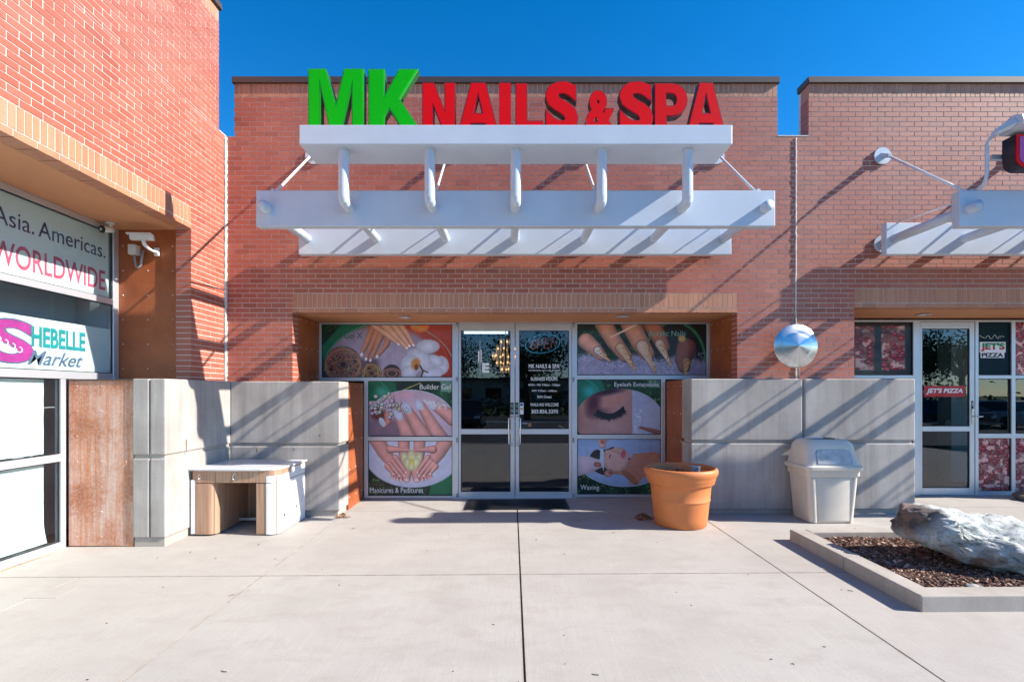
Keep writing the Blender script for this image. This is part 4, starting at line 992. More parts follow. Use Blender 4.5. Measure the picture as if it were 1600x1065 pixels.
MB().box((FW - .245, Y0, 4.0), (FW - .19, 6.704, LT - .03)).box((FW - .245, Y0 - .05, -.1), (FW - .001, Y0 - .002, LT - .03)).obj('wall_core', M['mortar'], market)
MB().box((-9, 6.2, 3.77), (FW - .246, 6.7, LT - .05)).box((-9, Y0 - .05, LB0 + .1), (FW - .246, 6.19, 4.1)).obj('roof', M['dark'], market)
box('soffit', (WX - .3, Y0, LB0 + .004), (FW - .188, 6.3, LB0 + .09), M['soffit'], market)
box('reveal_panel', (WX - .1, 6.185, ZC), (FW - .188, 6.26, LB0 + .003), M['jamb'], market)
MB().box((FW - .5, 6.27, .5), (FW - .19, 6.85, LB0)).obj('infill', M['dark'], market)
m = MB()
for i in range(3):
    for j in range(6): m.lathe([(.008, 0), (.0064, -.005), (.0005, -.007)], (-4.85 + i * .31, 6.185, 1.95 + j * .305), 8, 'y')
m.obj('rivets', M['alu'], market, smooth=True, kind='stuff')
def sbar(y0_, y1_, z0_, z1_, nm, d=.07): return bevel(MB().box((WX - d + .03, y0_, z0_), (WX + .03, y1_, z1_)).obj(nm, M['alu'], market), .003, 1)
sbar(6.10, 6.183, 1.812, LB0 + .002, 'mullion'); sbar(5.39, 5.452, -.06, 1.80, 'mullion')
sbar(3.55, 3.61, -.09, LB0 + .002, 'mullion'); sbar(1.25, 1.32, -.09, LB0 + .002, 'mullion')
for (a, b, e1, e2) in ((1.32, 3.55, 3.55, 3.55), (3.61, 6.10, 6.10, 5.39)):
    sbar(a, e1, 3.61, LB0 + .002, 'transom'); sbar(a, e1, 2.728, 2.80, 'transom'); sbar(a, b, 1.802, 1.885, 'transom')
    sbar(a, e2, .905, .985, 'transom'); sbar(a, e2, -.07, .03, 'transom')
def spane(ya, yb, za, zb, name='window', mat='clear'):
    o = MB().box((WX - .006, ya, za), (WX, yb, zb)).obj(name, M[mat], market)
    gk = MB(); e = .010
    for (p, q, r_, s_) in ((ya, yb, za, za + e), (ya, yb, zb - e, zb), (ya, ya + e, za + e, zb - e), (yb - e, yb, za + e, zb - e)): gk.box((WX - .002 + .003, p, r_), (WX + .012, q, s_))
    gk.obj('gasket', M['gasket'], o); return o
for (a, e1, e2) in ((1.32, 3.55, 3.55), (3.61, 6.10, 5.39)):
    wa = spane(a, e1, 2.80, 3.61); wb = spane(a, e1, 1.885, 2.728); wc = spane(a, e2, .985, 1.802); wd = spane(a, e2, .03, .905)
    bn = MB().box((WX - .012, a + .01, 2.81), (WX - .008, e1 - .03, 3.60)).obj('banner', M['paper'], wa)
    bs = MB().box((WX - .012, a + .01, 1.895), (WX - .008, e1 - .02, 2.426)).obj('banner', M['paper'], wb)
    for (w_, z0_, z1_, sd) in ((wc, 1.0, 1.79, 3), (wd, .045, .89, 4)):
        rr = random.Random(sd); edge = [(e2 - .12 + rr.uniform(-.002, .002) + (.05 - .018 * k + rr.uniform(-.012, .012) if sd == 4 and k < 3 else 0), z0_ + (z1_ - z0_) * k / 12) for k in range(13)]
        pts = [(a + .01, z0_)] + edge + [(a + .01, z1_)]; n_ = len(pts)
        MB().add([(WX - .05, y, z) for y, z in pts] + [(WX - .047, y, z) for y, z in pts], [tuple(range(n_)), tuple(range(n_, 2 * n_))[::-1]] + [(k, (k + 1) % n_, n_ + (k + 1) % n_, n_ + k) for k in range(n_)]).obj('paper_cover', M['paper'], w_)
def sletter(parent, s, ya, yb, za, zb, mat, off=0, shear=0, lift=0.0, bodyx=None):
    me = text_mesh(s, .0006, off, shear); fit(me, ya, yb, za, zb); stand(me, 'side', bodyx if bodyx is not None else WX - .0065 + lift); return obj('lettering', me, mat, parent)
navy = simple('navy_print', (.03, .05, .16), .5, bmp=0); pink = simple('pink_print', (.70, .12, .22), .5, bmp=0); tealp = simple('teal_print', (.01, .36, .38), .5, bmp=0)
mag = simple('magenta_print', (.55, .05, .33), .5, bmp=0); slate = simple('slate_blue_print', (.10, .16, .26), .5, bmp=0)
BX = WX - .0070
sletter(wa, 'Asia.', 4.715, 5.125, 3.278, 3.448, navy, bodyx=BX); sletter(wa, 'Americas.', 5.17, 6.02, 3.278, 3.448, navy, bodyx=BX); sletter(wa, 'WORLDWIDE', 4.70, 6.02, 2.885, 3.125, pink, off=.012, bodyx=BX)
sletter(wb, 'HEBELLE', 5.10, 5.74, 2.125, 2.335, slate, off=.03, bodyx=BX - .0006); sletter(wb, 'HEBELLE', 5.095, 5.735, 2.13, 2.34, tealp, off=.018, bodyx=BX + .0002)
sletter(wb, 'S', 4.66, 5.13, 1.935, 2.385, slate, off=.045, bodyx=BX - .0008); sletter(wb, 'S', 4.672, 5.118, 1.95, 2.37, mag, off=.026, bodyx=BX - .0002)
sletter(wb, 'Market', 5.05, 5.71, 1.935, 2.09, slate, off=.016, shear=.45, bodyx=BX + .0006)
ims = MB()
for k in range(4): ims.tube([(BX + .0004, 4.76 + k * .07 + .03 * math.sin(a), 2.17 - k * .03 + .028 * math.cos(a)) for a in np.linspace(0, 5, 10)], .005, 5)
ims.obj('logo_script', M['vinyl'], wb)
room(market, -9.0, WX - .12, 1.0, 6.2, -.02, 3.7, M['room'], M['roomfloor'], True)
# rotate: the market room opens to the right, so close its far end too
MB().add([(-9, 1.0, 0), (-4.95, 1.0, 0), (-4.95, 1.0, 3.7), (-9, 1.0, 3.7)], [(0, 1, 2, 3)]).obj('interior_walls', M['room'], market)
# low rusted steel front under the end of the market window
lp = MB().box((WX + .035, 5.475, -.04), (-4.178, 5.52, 1.785)); lpo = lp.obj('rusted_panel', M['corten'], market); bevel(lpo, .003, 1); lpo['label'] = 'bleached rusty steel panel with rows of rivets'
m = MB()
for i in range(3):
    for j in range(7): m.lathe([(.010, 0), (.008, -.006), (.0005, -.008)], (-4.80 + i * .27, 5.475, .06 + j * .277), 8, 'y')
m.obj('rivets', M['corten'], market, smooth=True, kind='stuff')
MB().box((WX + .03, 5.525, -.1), (-4.178, 6.18, ZC - .012)).obj('infill', M['dark'], market)
box('panel_cap', (WX + .035, 5.46, 1.786), (-4.178, 6.18, 1.80), M['coping'], market)
MB().box((WX + .032, 1.3, -.12), (WX + .06, 5.3, -.05)).obj('sill_strip', M['corten'], market)
MB().box((-5.42, 1.05, .0), (-5.38, 6.15, 3.6)).box((-5.38, 6.12, 0), (-4.97, 6.16, 3.6)).obj('interior_partition', M['part'], market)

# ------------------------------------------------------------ low concrete walls
def pan(p, a, b, name='concrete_panel'): return bevel(MB().box(a, b).obj(name, M['concrete'], p), .014, 2)
GR = .945
lw = empty('concrete_wall', (-3.3, 6.7, 0), 'low grey concrete wall in the corner behind the wood and white desk', 'wall', 'low concrete walls beside the entrances')
for (z0_, z1_) in ((.055, GR - .016), (GR + .020, ZC)):
    pan(lw, (-3.985 + .008, 5.45, z0_), (-3.81, 7.08, z1_)); pan(lw, (-4.172, 5.45, z0_), (-3.985 - .006, 6.3, z1_))
    pan(lw, (-3.806, 6.705, z0_), (-2.332, 7.08, z1_))
MB().box((-4.16, 5.468, -.15), (-3.83, 7.0, ZC - .03)).box((-3.83, 6.728, -.15), (-2.36, 7.06, ZC - .03)).obj('footing', M['curb'], lw)
rw = empty('concrete_wall', (3.9, 6.7, 0), 'low grey concrete wall behind the beige bin, striped by canopy shadows', 'wall', 'low concrete walls beside the entrances')
for (z0_, z1_) in ((.075, GR + .022), (GR + .062, 1.84)):
    pan(rw, (2.42, 6.705, z0_), (3.925, 7.08, z1_)); pan(rw, (3.958, 6.705, z0_), (5.452, 7.08, z1_))
MB().box((2.45, 6.730, -.12), (5.42, 7.06, 1.80)).obj('footing', M['curb'], rw)
rw2 = empty('concrete_wall', (11.2, 6.7, 0), 'low concrete wall past the pizza shop windows', 'wall', 'low concrete walls beside the entrances'); pan(rw2, (10.2, 6.705, 0), (12.3, 7.08, 1.84))
def stain(parent, x, y, z, w, h, side=False):
    m = MB()
    pts = [(-w, 0), (-w * .7, -h * .5), (-w * .3, -h), (w * .25, -h * .96), (w * .8, -h * .45), (w, 0), (0, h * .06)]
    if side: m.add([(x, y + a, z + b) for a, b in pts], [tuple(range(7))])
    else: m.add([(x + a, y, z + b) for a, b in pts], [tuple(range(7))])
    o = m.obj('rust_stain', M['stain'], parent); fix_normals(o)
stain(lw, -3.8075, 5.80, 1.10, .012, .16, True); stain(lw, -2.60, 6.7035, 1.09, .010, .035); stain(lw, -3.45, 6.7035, .90, .008, .06); stain(lw, -2.95, 6.7035, .90, .008, .04)

# ============================================================ canopies
def disc_y(m, c, r, t, seg=32):
    m.lathe([(.0005, 0), (r, 0), (r, -t), (.0005, -t)], c, seg, 'y'); return m
def canopy(cx, label):
    cn = empty('canopy', (cx, 6.86, 3.6), label, 'canopy', 'white steel canopies over the shop fronts')
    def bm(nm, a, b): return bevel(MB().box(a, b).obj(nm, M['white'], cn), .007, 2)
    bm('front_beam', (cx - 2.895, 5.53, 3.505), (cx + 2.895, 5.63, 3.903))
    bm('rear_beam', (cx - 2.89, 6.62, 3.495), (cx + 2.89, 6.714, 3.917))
    bm('top_beam', (cx - 2.28, 5.22, 4.262), (cx + 2.28, 5.68, 4.467))
    for k in range(-3, 4):
        x = cx + k * .925; z = 3.705
        if abs(k) == 3: MB().tube([(x, 5.43, z), (x, 6.84, z)], .058, 20).obj('pipe', M['white'], cn, smooth=True)
        else:
            a = [(x, 5.34, 4.27), (x, 5.34, 3.745), (x, 5.352, 3.722), (x, 5.378, 3.706), (x, 5.41, z), (x, 6.84, z)]
            smooth_angle(MB().tube(a, .056, 24).obj('bent_pipe', M['white'], cn), 24)
        m = disc_y(MB(), (x, 6.853, z), .115, .018); fix = m.obj('wall_plate', M['white'], cn); fix_normals(fix); smooth_angle(fix)
        m = MB()
        for yy in ((5.53,) if abs(k) == 3 else ()): pass
    for k in (-3, -1, 1, 3):
        x = cx + k * .925
        m = disc_y(MB(), (x, 6.853, 4.915), .115, .02); o = m.obj('wall_plate', M['white'], cn); fix_normals(o); smooth_angle(o)
        br = MB()
        for dx in (-.022, .014): br.loft([[(x + dx, 6.835, 4.875), (x + dx + .008, 6.835, 4.875), (x + dx + .008, 6.835, 4.955), (x + dx, 6.835, 4.955)], [(x + dx, 6.70, 4.83), (x + dx + .008, 6.70, 4.83), (x + dx + .008, 6.70, 4.875), (x + dx, 6.70, 4.875)]])
        br.tube([(x - .03, 6.73, 4.86), (x + .03, 6.73, 4.86)], .016, 10); b_ = br.obj('bracket', M['white'], cn); fix_normals(b_)
        s = 1 if k > 0 else -1; xe = x - (.05 if abs(k) == 3 else 0.02) * s
        MB().tube([(x, 6.73, 4.86), (xe, 5.62, 3.915)], .015, 10).obj('tie_rod', M['rod'], cn, smooth=True)
        MB().box((xe - .02, 5.56, 3.900), (xe + .02, 5.66, 3.935)).obj('lug', M['white'], cn)
        MB().tube([(xe, 5.64, 3.85), (xe, 6.66, 3.925)], .009, 8).obj('stay', M['rod'], cn, smooth=True)
    return cn
can = canopy(CX, 'white steel canopy over the nail salon doors')
can2 = copy_tree(can); can2.location.x += PX - CX; can2['label'] = 'white steel canopy over the pizza shop, cut by the right picture edge'

# ------------------------------------------------------------ channel letters
def arc(cx, cy, rx, ry, a0, a1, n=9): return [(cx + rx * math.cos(R(a)), cy + ry * math.sin(R(a))) for a in np.linspace(a0, a1, n)]
GL = {'M': [[(0, 0), (0, 1), (.32, 1), (.5, .47), (.64, 1), (1, 1), (1, 0), (.78, 0), (.78, .66), (.6, 0), (.40, 0), (.23, .66), (.23, 0)]],
      'K': [[(0, 0), (0, 1), (.30, 1), (.30, .60), (.56, 1), (.92, 1), (.58, .53), (1, 0), (.66, 0), (.39, .37), (.30, .25), (.30, 0)]],
      'N': [[(0, 0), (0, 1), (.36, 1), (.67, .47), (.67, 1), (1, 1), (1, 0), (.66, 0), (.34, .54), (.34, 0)]],
      'A': [[(0, 0), (.32, 1), (.68, 1), (1, 0), (.72, 0), (.665, .18), (.335, .18), (.28, 0)], [(.405, .40), (.595, .40), (.5, .73)]],
      'I': [[(0, 0), (0, 1), (1, 1), (1, 0)]], 'L': [[(0, 0), (0, 1), (.42, 1), (.42, .25), (1, .25), (1, 0)]],
      'P': [[(0, 0), (0, 1)] + arc(.56, .665, .44, .335, 90, -90) + [(.38, .33), (.38, 0)], arc(.52, .665, .14, .115, -90, 90) + [(.36, .78), (.36, .55)]]}
def channel(parent, ch, x0p, x1p, ytp, ybp, face, trim, Y=5.40, depth=.085):
    a = px(x0p, ybp, Y - depth / 2); b = px(x1p, ytp, Y - depth / 2)
    def gen(off):
        if ch in GL:
            cu_me = None
            cu = bpy.data.curves.new('outline', 'CURVE'); cu.dimensions = '2D'; cu.fill_mode = 'BOTH'; cu.extrude = .5; cu.offset = off
            for pts in GL[ch]:
                sp = cu.splines.new('POLY'); sp.points.add(len(pts) - 1)
                for q, p in zip(sp.points, pts): q.co = (p[0], p[1], 0, 1)
                sp.use_cyclic_u = True
            o = bpy.data.objects.new('outline', cu); COL.objects.link(o); me = bpy.data.meshes.new_from_object(o); bpy.data.objects.remove(o); bpy.data.curves.remove(cu); return me
        return text_mesh(ch, .5, off + .055)
    base = gen(0); v = verts(base); lo = v.min(0).copy(); hi = v.max(0).copy()
    def place(me, y, d):
        v = verts(me); v[:, 0] = a[0] + (v[:, 0] - lo[0]) / (hi[0] - lo[0]) * (b[0] - a[0]); v[:, 1] = a[1] + (v[:, 1] - lo[1]) / (hi[1] - lo[1]) * (b[1] - a[1])
        v[:, 2] = v[:, 2] * d; setv(me, v); stand(me, 'front', y); return me
    body = obj('letter', place(base, Y, depth), M['return' if face == 'redface' else 'greenreturn'], parent)
    fx = Y - depth / 2
    obj('trim', place(gen(.0), fx - .006, .011), M[trim], body)
    obj('letter_face', place(gen(-.022 if ch in GL else -.012), fx - .0135, .004), M[face], body)
M['greenreturn'] = simple('dark_green_return', (.006, .07, .01), .45, bmp=0)
sg = empty('sign_letters', (-.95 - .5, 5.4, 4.47), 'big green channel letters MK standing on the canopy', 'sign')
channel(sg, 'M', 482, 569, 108.5, 209, 'greenface', 'greentrim'); channel(sg, 'K', 576, 661, 109, 209, 'greenface', 'greentrim')
sr = empty('sign_letters', (.7, 5.4, 4.47), 'red channel letters NAILS & SPA standing on the canopy', 'sign')
for (c_, a, b, t_) in (('N', 660, 711.5, 130), ('A', 715, 779.5, 130), ('I', 779.8, 798.3, 130), ('L', 805.5, 849, 131), ('S', 851.5, 903.5, 128), ('&', 915, 963, 142), ('S', 966.5, 1020.8, 128), ('P', 1022, 1074, 131), ('A', 1072, 1133, 130)):
    channel(sr, c_, a, b, t_, 209, 'redface', 'redtrim')
MB().box((px(484, 0, 5.4)[0], 5.46, 4.47), (px(1130, 0, 5.4)[0], 5.50, 4.50)).obj('mounting_rail', M['alu'], sr)

# pizza shop sign: only the curl of its first letter is in the picture
js = empty('pizza_sign', (5.6, 5.35, 4.05), 'magenta faced red sign letter with rounded corner above the pizza shop canopy', 'sign')
def blob_letter(x0, x1, z0, z1, Y, nm, cut):
    r = .11; o_ = [(x0, z1)] + [(x0 + r - r * math.cos(R(a)), z0 + r - r * math.sin(R(a))) for a in range(0, 91, 15)] + [(x1 - r + r * math.sin(R(a)), z0 + r - r * math.cos(R(a))) for a in range(0, 91, 15)] + [(x1, z1)]
    o_ += cut
    for (off, y, d, mt, n2) in ((0, Y, .14, 'return', nm), (-.004, Y - .078, .014, 'redface', 'trim'), (-.03, Y - .088, .006, 'magenta', 'letter_face')):
        cu = bpy.data.curves.new('outline', 'CURVE'); cu.dimensions = '2D'; cu.fill_mode = 'BOTH'; cu.extrude = d / 2; cu.offset = off
        sp = cu.splines.new('POLY'); sp.points.add(len(o_) - 1)
        for q, p in zip(sp.points, o_): q.co = (p[0], p[1], 0, 1)
        sp.use_cyclic_u = True; oo = bpy.data.objects.new('outline', cu); COL.objects.link(oo); me = bpy.data.meshes.new_from_object(oo); bpy.data.objects.remove(oo); bpy.data.curves.remove(cu)
        stand(me, 'front', y)
        if n2 == nm: par = obj(nm, me, M[mt], js)
        else: obj(n2, me, M[mt], par)
zt, zb = 4.385, 4.035
blob_letter(5.335, 5.80, zb, zt, 5.33, 'letter', [(5.64, zt), (5.64, zb + .14), (5.62, zb + .14), (5.62, zt)])
for k, chx in enumerate(('E', 'T', 'S')):
    me = text_mesh(chx, .06, .05); fit(me, 5.86 + k * .56, 6.34 + k * .56, zb, zt); stand(me, 'front', 5.33); obj('letter', me, M['redface'], js)
MB().box((5.25, 5.42, 4.20), (7.5, 5.45, 4.25)).obj('mounting_rail', M['alu'], js)
fl = empty('sign_lamp', (5.14, 5.5, 3.9), 'long grey floodlight on a bent arm above the pizza sign', 'lamp')
MB().tube([(5.20, 5.60, 3.90), (5.20, 5.50, 3.92), (5.19, 5.44, 3.97), (5.19, 5.42, 4.05), (5.19, 5.42, 4.36), (5.20, 5.40, 4.41), (5.24, 5.34, 4.45)], .018, 10).obj('arm', M['white'], fl, smooth=True)
sec = lambda x: [(x, 5.14, 4.44), (x, 5.11, 4.46), (x, 5.13, 4.53), (x, 5.22, 4.57), (x, 5.34, 4.53), (x, 5.38, 4.44), (x, 5.35, 4.41)]
o = MB().loft([sec(5.275), sec(7.6)]).obj('lamp_housing', M['white'], fl); fix_normals(o)
o = MB().loft([[(5.17, 5.32, 4.40), (5.17, 5.28, 4.43), (5.17, 5.30, 4.47), (5.17, 5.37, 4.44)], [(5.27, 5.22, 4.43), (5.27, 5.16, 4.47), (5.27, 5.20, 4.53), (5.27, 5.34, 4.49)]]).obj('end_bracket', M['white'], fl); fix_normals(o)

# spun metal disc over the joint
dd = empty('wall_disc', (3.93, 6.80, 2.10), 'round polished metal cone standing off the brick above the low wall', 'ornament')
c = px(1246.5, 540, 6.62)
ds = MB().lathe([(.0005, -.075), (.10, -.052), (.20, -.026), (.288, 0), (.294, .004), (.288, .008), (.20, -.018), (.0005, -.066)], (0, 0, 0), 72, 'y').mesh('disc', True)
do = obj('disc', ds, M['disc'], None); do.location = (c[0], 6.66, c[1]); attach(do, dd)
fix_normals(do); smooth_angle(do, 60)
MB().tube([(c[0], 6.67, c[1]), (c[0], 6.86, c[1])], .02, 12).obj('standoff', M['silver'], dd, smooth=True)
MB().tube([(3.93, 6.79, 1.83), (3.93, 6.79, 2.12)], .010, 8).obj('stem', M['conduit'], dd, smooth=True)

# ------------------------------------------------------------ security cameras
sc_ = empty('security_camera', (-4.30, 6.18, 3.35), 'white box camera on curved bracket against the rust brown panel', 'camera')
def at(x, y, Y): p = px(x, y, Y); return (p[0], Y, p[1])
ax = Matrix.Translation(Vector(at(222, 371, 5.93))) @ Matrix.Rotation(R(24), 4, 'Z') @ Matrix.Rotation(R(-6), 4, 'Y')
b = MB().box((-.12, -.038, -.03), (.12, .038, .035), xf=ax).obj('camera_body', M['camwhite'], sc_); bevel(b, .006)
b = MB().box((-.15, -.045, .037), (.10, .045, .048), xf=ax).obj('sun_shield', M['camwhite'], sc_); bevel(b, .004)
MB().box((-.128, -.028, -.022), (-.1205, .028, .026), xf=ax).obj('lens_window', M['black'], sc_)
b = MB().tube([at(223, 374, 5.93), at(226, 382, 5.95), at(232, 388, 5.99), at(238, 392, 6.04), at(244, 393.5, 6.12), at(246, 394, 6.18)], [.02, .022, .016, .015, .018, .022], 12).obj('bracket', M['rod'], sc_, smooth=True)
a = at(246, 394, 6.18); b = MB().box((a[0] - .03, 6.155, a[2] - .05), (a[0] + .03, 6.184, a[2] + .05)).obj('mounting_plate', M['rod'], sc_); bevel(b, .006)
jb = empty('junction_box', (-4.62, 6.18, 3.3), 'small grey junction box with looping conduit below the white camera', 'electrical box')
a = at(208, 390, 6.12); b = MB().box((a[0] - .045, 6.09, a[2] - .06), (a[0] + .045, 6.184, a[2] + .06)).obj('box', M['camwhite'], jb); bevel(b, .004)
MB().tube([at(210, 398, 6.14), at(211, 408, 6.14), at(213, 416, 6.14), at(217, 418.5, 6.14), at(220, 414, 6.14), at(222, 402, 6.14), at(224, 391, 6.14)], .014, 10).obj('conduit', M['conduit'], jb, smooth=True)
tc = empty('security_camera', (-4.75, 5.9, 3.67), 'black ringed bullet camera hanging from the market soffit', 'camera')
a = at(172, 350, 5.92); MB().lathe([(.0005, 0), (.055, 0), (.05, -.02), (.0005, -.022)], (a[0], a[1], LB0 + .003), 24).obj('ceiling_base', M['camwhite'], tc, smooth=True)
MB().tube([(a[0], a[1], LB0 - .015), (a[0] + .01, a[1], LB0 - .055)], .022, 12).obj('joint', M['camwhite'], tc, smooth=True)
p0 = Vector((a[0] + .02, a[1] + .03, LB0 - .075)); dv = Vector((-.25, -.9, -.22)).normalized()
MB().tube([p0, p0 + dv * .05, p0 + dv * .13], [.03, .036, .036], 16).obj('camera_body', M['camwhite'], tc, smooth=True)
MB().tube([p0 + dv * .128, p0 + dv * .148], [.042, .042], 16).obj('lens_ring', M['black'], tc); MB().tube([p0 + dv * .146, p0 + dv * .151], [.018, .018], 12).obj('lens', M['silver'], tc)

# ------------------------------------------------------------ door mat
m = MB(); x0, x1, ya, yb = -.68, .82, 7.03, 7.66
mat_ = empty('door_mat', (.07, 7.3, 0), 'black ribbed rubber mat in front of the salon doors', 'mat')
m.add([(x, y, gz(x, y) + h) for h in (.001, .014) for x, y in ((x0, ya), (x1, ya), (x1, yb), (x0, yb))], [(0, 3, 2, 1), (4, 5, 6, 7), (0, 1, 5, 4), (1, 2, 6, 5), (2, 3, 7, 6), (3, 0, 4, 7)]).obj('backing', M['black'], mat_)
m = MB(); k = x0 + .04
while k < x1 - .04: m.box((k, ya + .04, gz(k, ya) + .0145), (k + .012, yb - .04, gz(k, yb) + .019)); k += .026
m.obj('ribs', M['gasket'], mat_, kind='stuff')

# ------------------------------------------------------------ desk
H0 = gz(-3.3, 6.1) + .004
dk = empty('desk', (-3.3, 6.2, H0), 'wood and white reception desk standing in the concrete corner', 'desk')
DT = H0 + .775
def dbox(nm, a, b, mt, r=.0, axis='z'):
    o = MB().box(a, b).obj(nm, M[mt], dk)
    if r: bevel(o, r, 3)
    return o
def rounded_ped(nm, x0, x1, y0, y1, z0, z1, rl, rr_, mt):
    """plan with chosen radii on the two front corners"""
    def sec(z):
        p = []
        for a in np.linspace(180, 270, 7): p.append((x0 + rl + rl * math.cos(R(a)), y0 + rl + rl * math.sin(R(a)), z))
        for a in np.linspace(270, 360, 7): p.append((x1 - rr_ + rr_ * math.cos(R(a)), y0 + rr_ + rr_ * math.sin(R(a)), z))
        return p + [(x1, y1, z), (x0, y1, z)]
    o = MB().loft([sec(z0), sec(z1)]).obj(nm, M[mt], dk); fix_normals(o); smooth_angle(o, 30); return o
Z1 = DT - .155
rounded_ped('pedestal', -3.735, -3.50, 5.85, 6.14, H0 + .012, Z1 - .008, .01, .085, 'wood'); rounded_ped('pedestal', -3.735, -3.505, 6.148, 6.62, H0 + .012, Z1 - .008, .005, .005, 'wood')
dbox('side_panel', (-3.795, 5.853, H0 + .012), (-3.737, 6.62, DT - .12), 'gloss', .008)
dbox('pedestal', (-3.02, 5.856, H0 + .012), (-2.905, 6.62, Z1 - .008), 'wood', .003)
rounded_ped('side_panel', -2.903, -2.77, 5.85, 6.205, H0 + .012, Z1 - .008, .004, .10, 'gloss'); dbox('side_panel', (-2.903, 6.213, H0 + .012), (-2.77, 6.64, Z1 - .008), 'gloss', .004)
rounded_ped('upper_side_panel', -2.903, -2.77, 5.85, 6.205, Z1, DT - .075, .004, .10, 'gloss'); dbox('upper_side_panel', (-2.903, 6.213, Z1), (-2.77, 6.64, DT - .03), 'gloss', .004)
rounded_ped('corner_fascia', -2.903, -2.772, 5.852, 6.64, DT - .074, DT - .012, .004, .10, 'wood')
dbox('fascia', (-3.735, 5.85, Z1), (-3.50, 5.90, DT - .012), 'wood', .006); dbox('fascia', (-3.498, 5.855, Z1), (-3.022, 5.90, DT - .012), 'wood', .002); dbox('fascia', (-3.02, 5.852, Z1), (-2.905, 5.90, DT - .012), 'wood', .002)
MB().box((-3.78, 5.87, H0 + .02), (-3.52, 6.60, DT - .02)).box((-3.01, 5.88, H0 + .02), (-2.79, 6.60, DT - .08)).obj('core', M['wood'], dk)
dbox('back_panel', (-3.5, 6.56, H0 + .03), (-3.03, 6.58, DT - .02), 'wood')
dbox('cross_bar', (-3.51, 6.36, H0 + .05), (-3.02, 6.38, H0 + .08), 'alu')
tp = [(-3.80, 5.835), (-3.70, 5.825), (-3.30, 5.812), (-2.95, 5.825), (-2.83, 5.86), (-2.765, 5.94), (-2.755, 6.10), (-2.755, 6.68), (-3.80, 6.68)]
o = MB().loft([[(x, y, DT - .010) for x, y in tp], [(x, y, DT + .012) for x, y in tp]]).obj('tabletop', M['top'], dk); fix_normals(o); bevel(o, .003, 2)
for (x, r) in ((-3.685, .020), (-3.27, .028)):
    MB().tube([(x + r * .75 * math.cos(R(a)) + .2 * r * math.sin(R(a)), 5.848, DT - .085 + r * 1.35 * math.sin(R(a))) for a in range(35, 331, 18)], .0045, 6).obj('emblem', M['silver'], dk, smooth=True)
for (y, z) in ((6.03, .20), (6.36, .23)):
    o = MB().tube([(-2.772, y, H0 + z), (-2.764, y, H0 + z)], .017, 16).obj('grommet', M['black'], dk)
MB().tube([(-3.20, 6.3, DT - .02), (-3.17, 6.29, DT - .25), (-3.13, 6.28, DT - .35), (-3.14, 6.28, H0 + .06)], .006, 6).obj('cable', M['yellow'], dk, smooth=True)

# ------------------------------------------------------------ bin
bx, by = 4.03, 6.44; bz = gz(bx, by)
bn_ = empty('litter_bin', (bx, by, bz), 'beige plastic bin with a domed swing lid standing before the low wall', 'bin')
def rl(secs, nm, mt, cap=True, sm=35, par=bn_):
    o = MB().loft(secs, cap).obj(nm, M[mt], par); fix_normals(o); smooth_angle(o, sm); return o
w0, d0 = .55, .40
rl([rrect(w0, d0, .05, (bx, by, bz + .004), 6), rrect(w0 + .01, d0 + .01, .05, (bx, by, bz + .02), 6), rrect(.645, .46, .055, (bx, by, bz + .585), 6)], 'bin_body', 'bin')
rl([rrect(.40, .005, .002, (bx + .02, by - d0 / 2 - .012, bz + .03), 2), rrect(.46, .006, .002, (bx + .02, by - .231, bz + .57), 2)], 'front_panel', 'bin')
for s in (-1, 1): rl([rrect(.045, .05, .015, (bx + s * (w0 / 2 - .055), by - d0 / 2 + .01, bz + .006), 3), rrect(.05, .05, .015, (bx + s * (.645 / 2 - .06), by - .46 / 2 + .012, bz + .57), 3)], 'corner_rib', 'bin')
rl([rrect(.665, .48, .06, (bx, by, bz + .585), 6), rrect(.68, .495, .06, (bx, by, bz + .595), 6), rrect(.685, .50, .06, (bx, by, bz + .665), 6)], 'collar', 'bin')
rl([rrect(.72, .535, .07, (bx, by, bz + .667), 6), rrect(.745, .555, .08, (bx, by, bz + .68), 6), rrect(.745, .555, .08, (bx, by, bz + .712), 6), rrect(.715, .53, .08, (bx, by, bz + .728), 6)], 'lid_rim', 'bin')
dome = [rrect(.70 - .02 * q, .515 - .03 * q, .09, (bx, by + .004 * q, bz + .729 + .06 * q), 6) for q in (0, 1, 2, 3)]
for q in (1, 2, 3, 4, 5): a = R(18 * q); dome.append(rrect(.64 - .20 * (1 - math.cos(a)), .425 - .16 * (1 - math.cos(a)), .09, (bx, by + .014, bz + .909 + .135 * math.sin(a)), 6))
rl(dome, 'lid_dome', 'bin', sm=50)
# hinged flap set in the sloping front of the lid
def flap_pt(u, v, out=.0): y = by - .2575 + .0195 * v * 3 + .006; return (bx + u, y - out - .0, bz + .745 + .185 * v)
def fsec(out, g): return [flap_pt(u * (.225 - g), v, out) for (u, v) in ((-1, .0 + g * 3), (1, 0 + g * 3), (.97, .75), (.90, .92 - g * 2), (.6, .99 - g * 2), (-.6, .99 - g * 2), (-.90, .92 - g * 2), (-.97, .75))]
rl([fsec(-.02, 0), fsec(.004, 0)], 'flap_frame', 'conduit', sm=20); rl([fsec(-.01, .010), fsec(.010, .012)], 'flap', 'binflap', sm=20)
rl([rrect(.32, .16, .05, (bx - .02, by + .01, bz + 1.036), 4), rrect(.33, .17, .05, (bx - .02, by + .01, bz + 1.052), 4)], 'ashtray', 'black'); rl([rrect(.20, .10, .03, (bx - .11, by + .0, bz + 1.052), 4), rrect(.20, .10, .03, (bx - .11, by, bz + 1.062), 4)], 'ashtray_cover', 'paper')

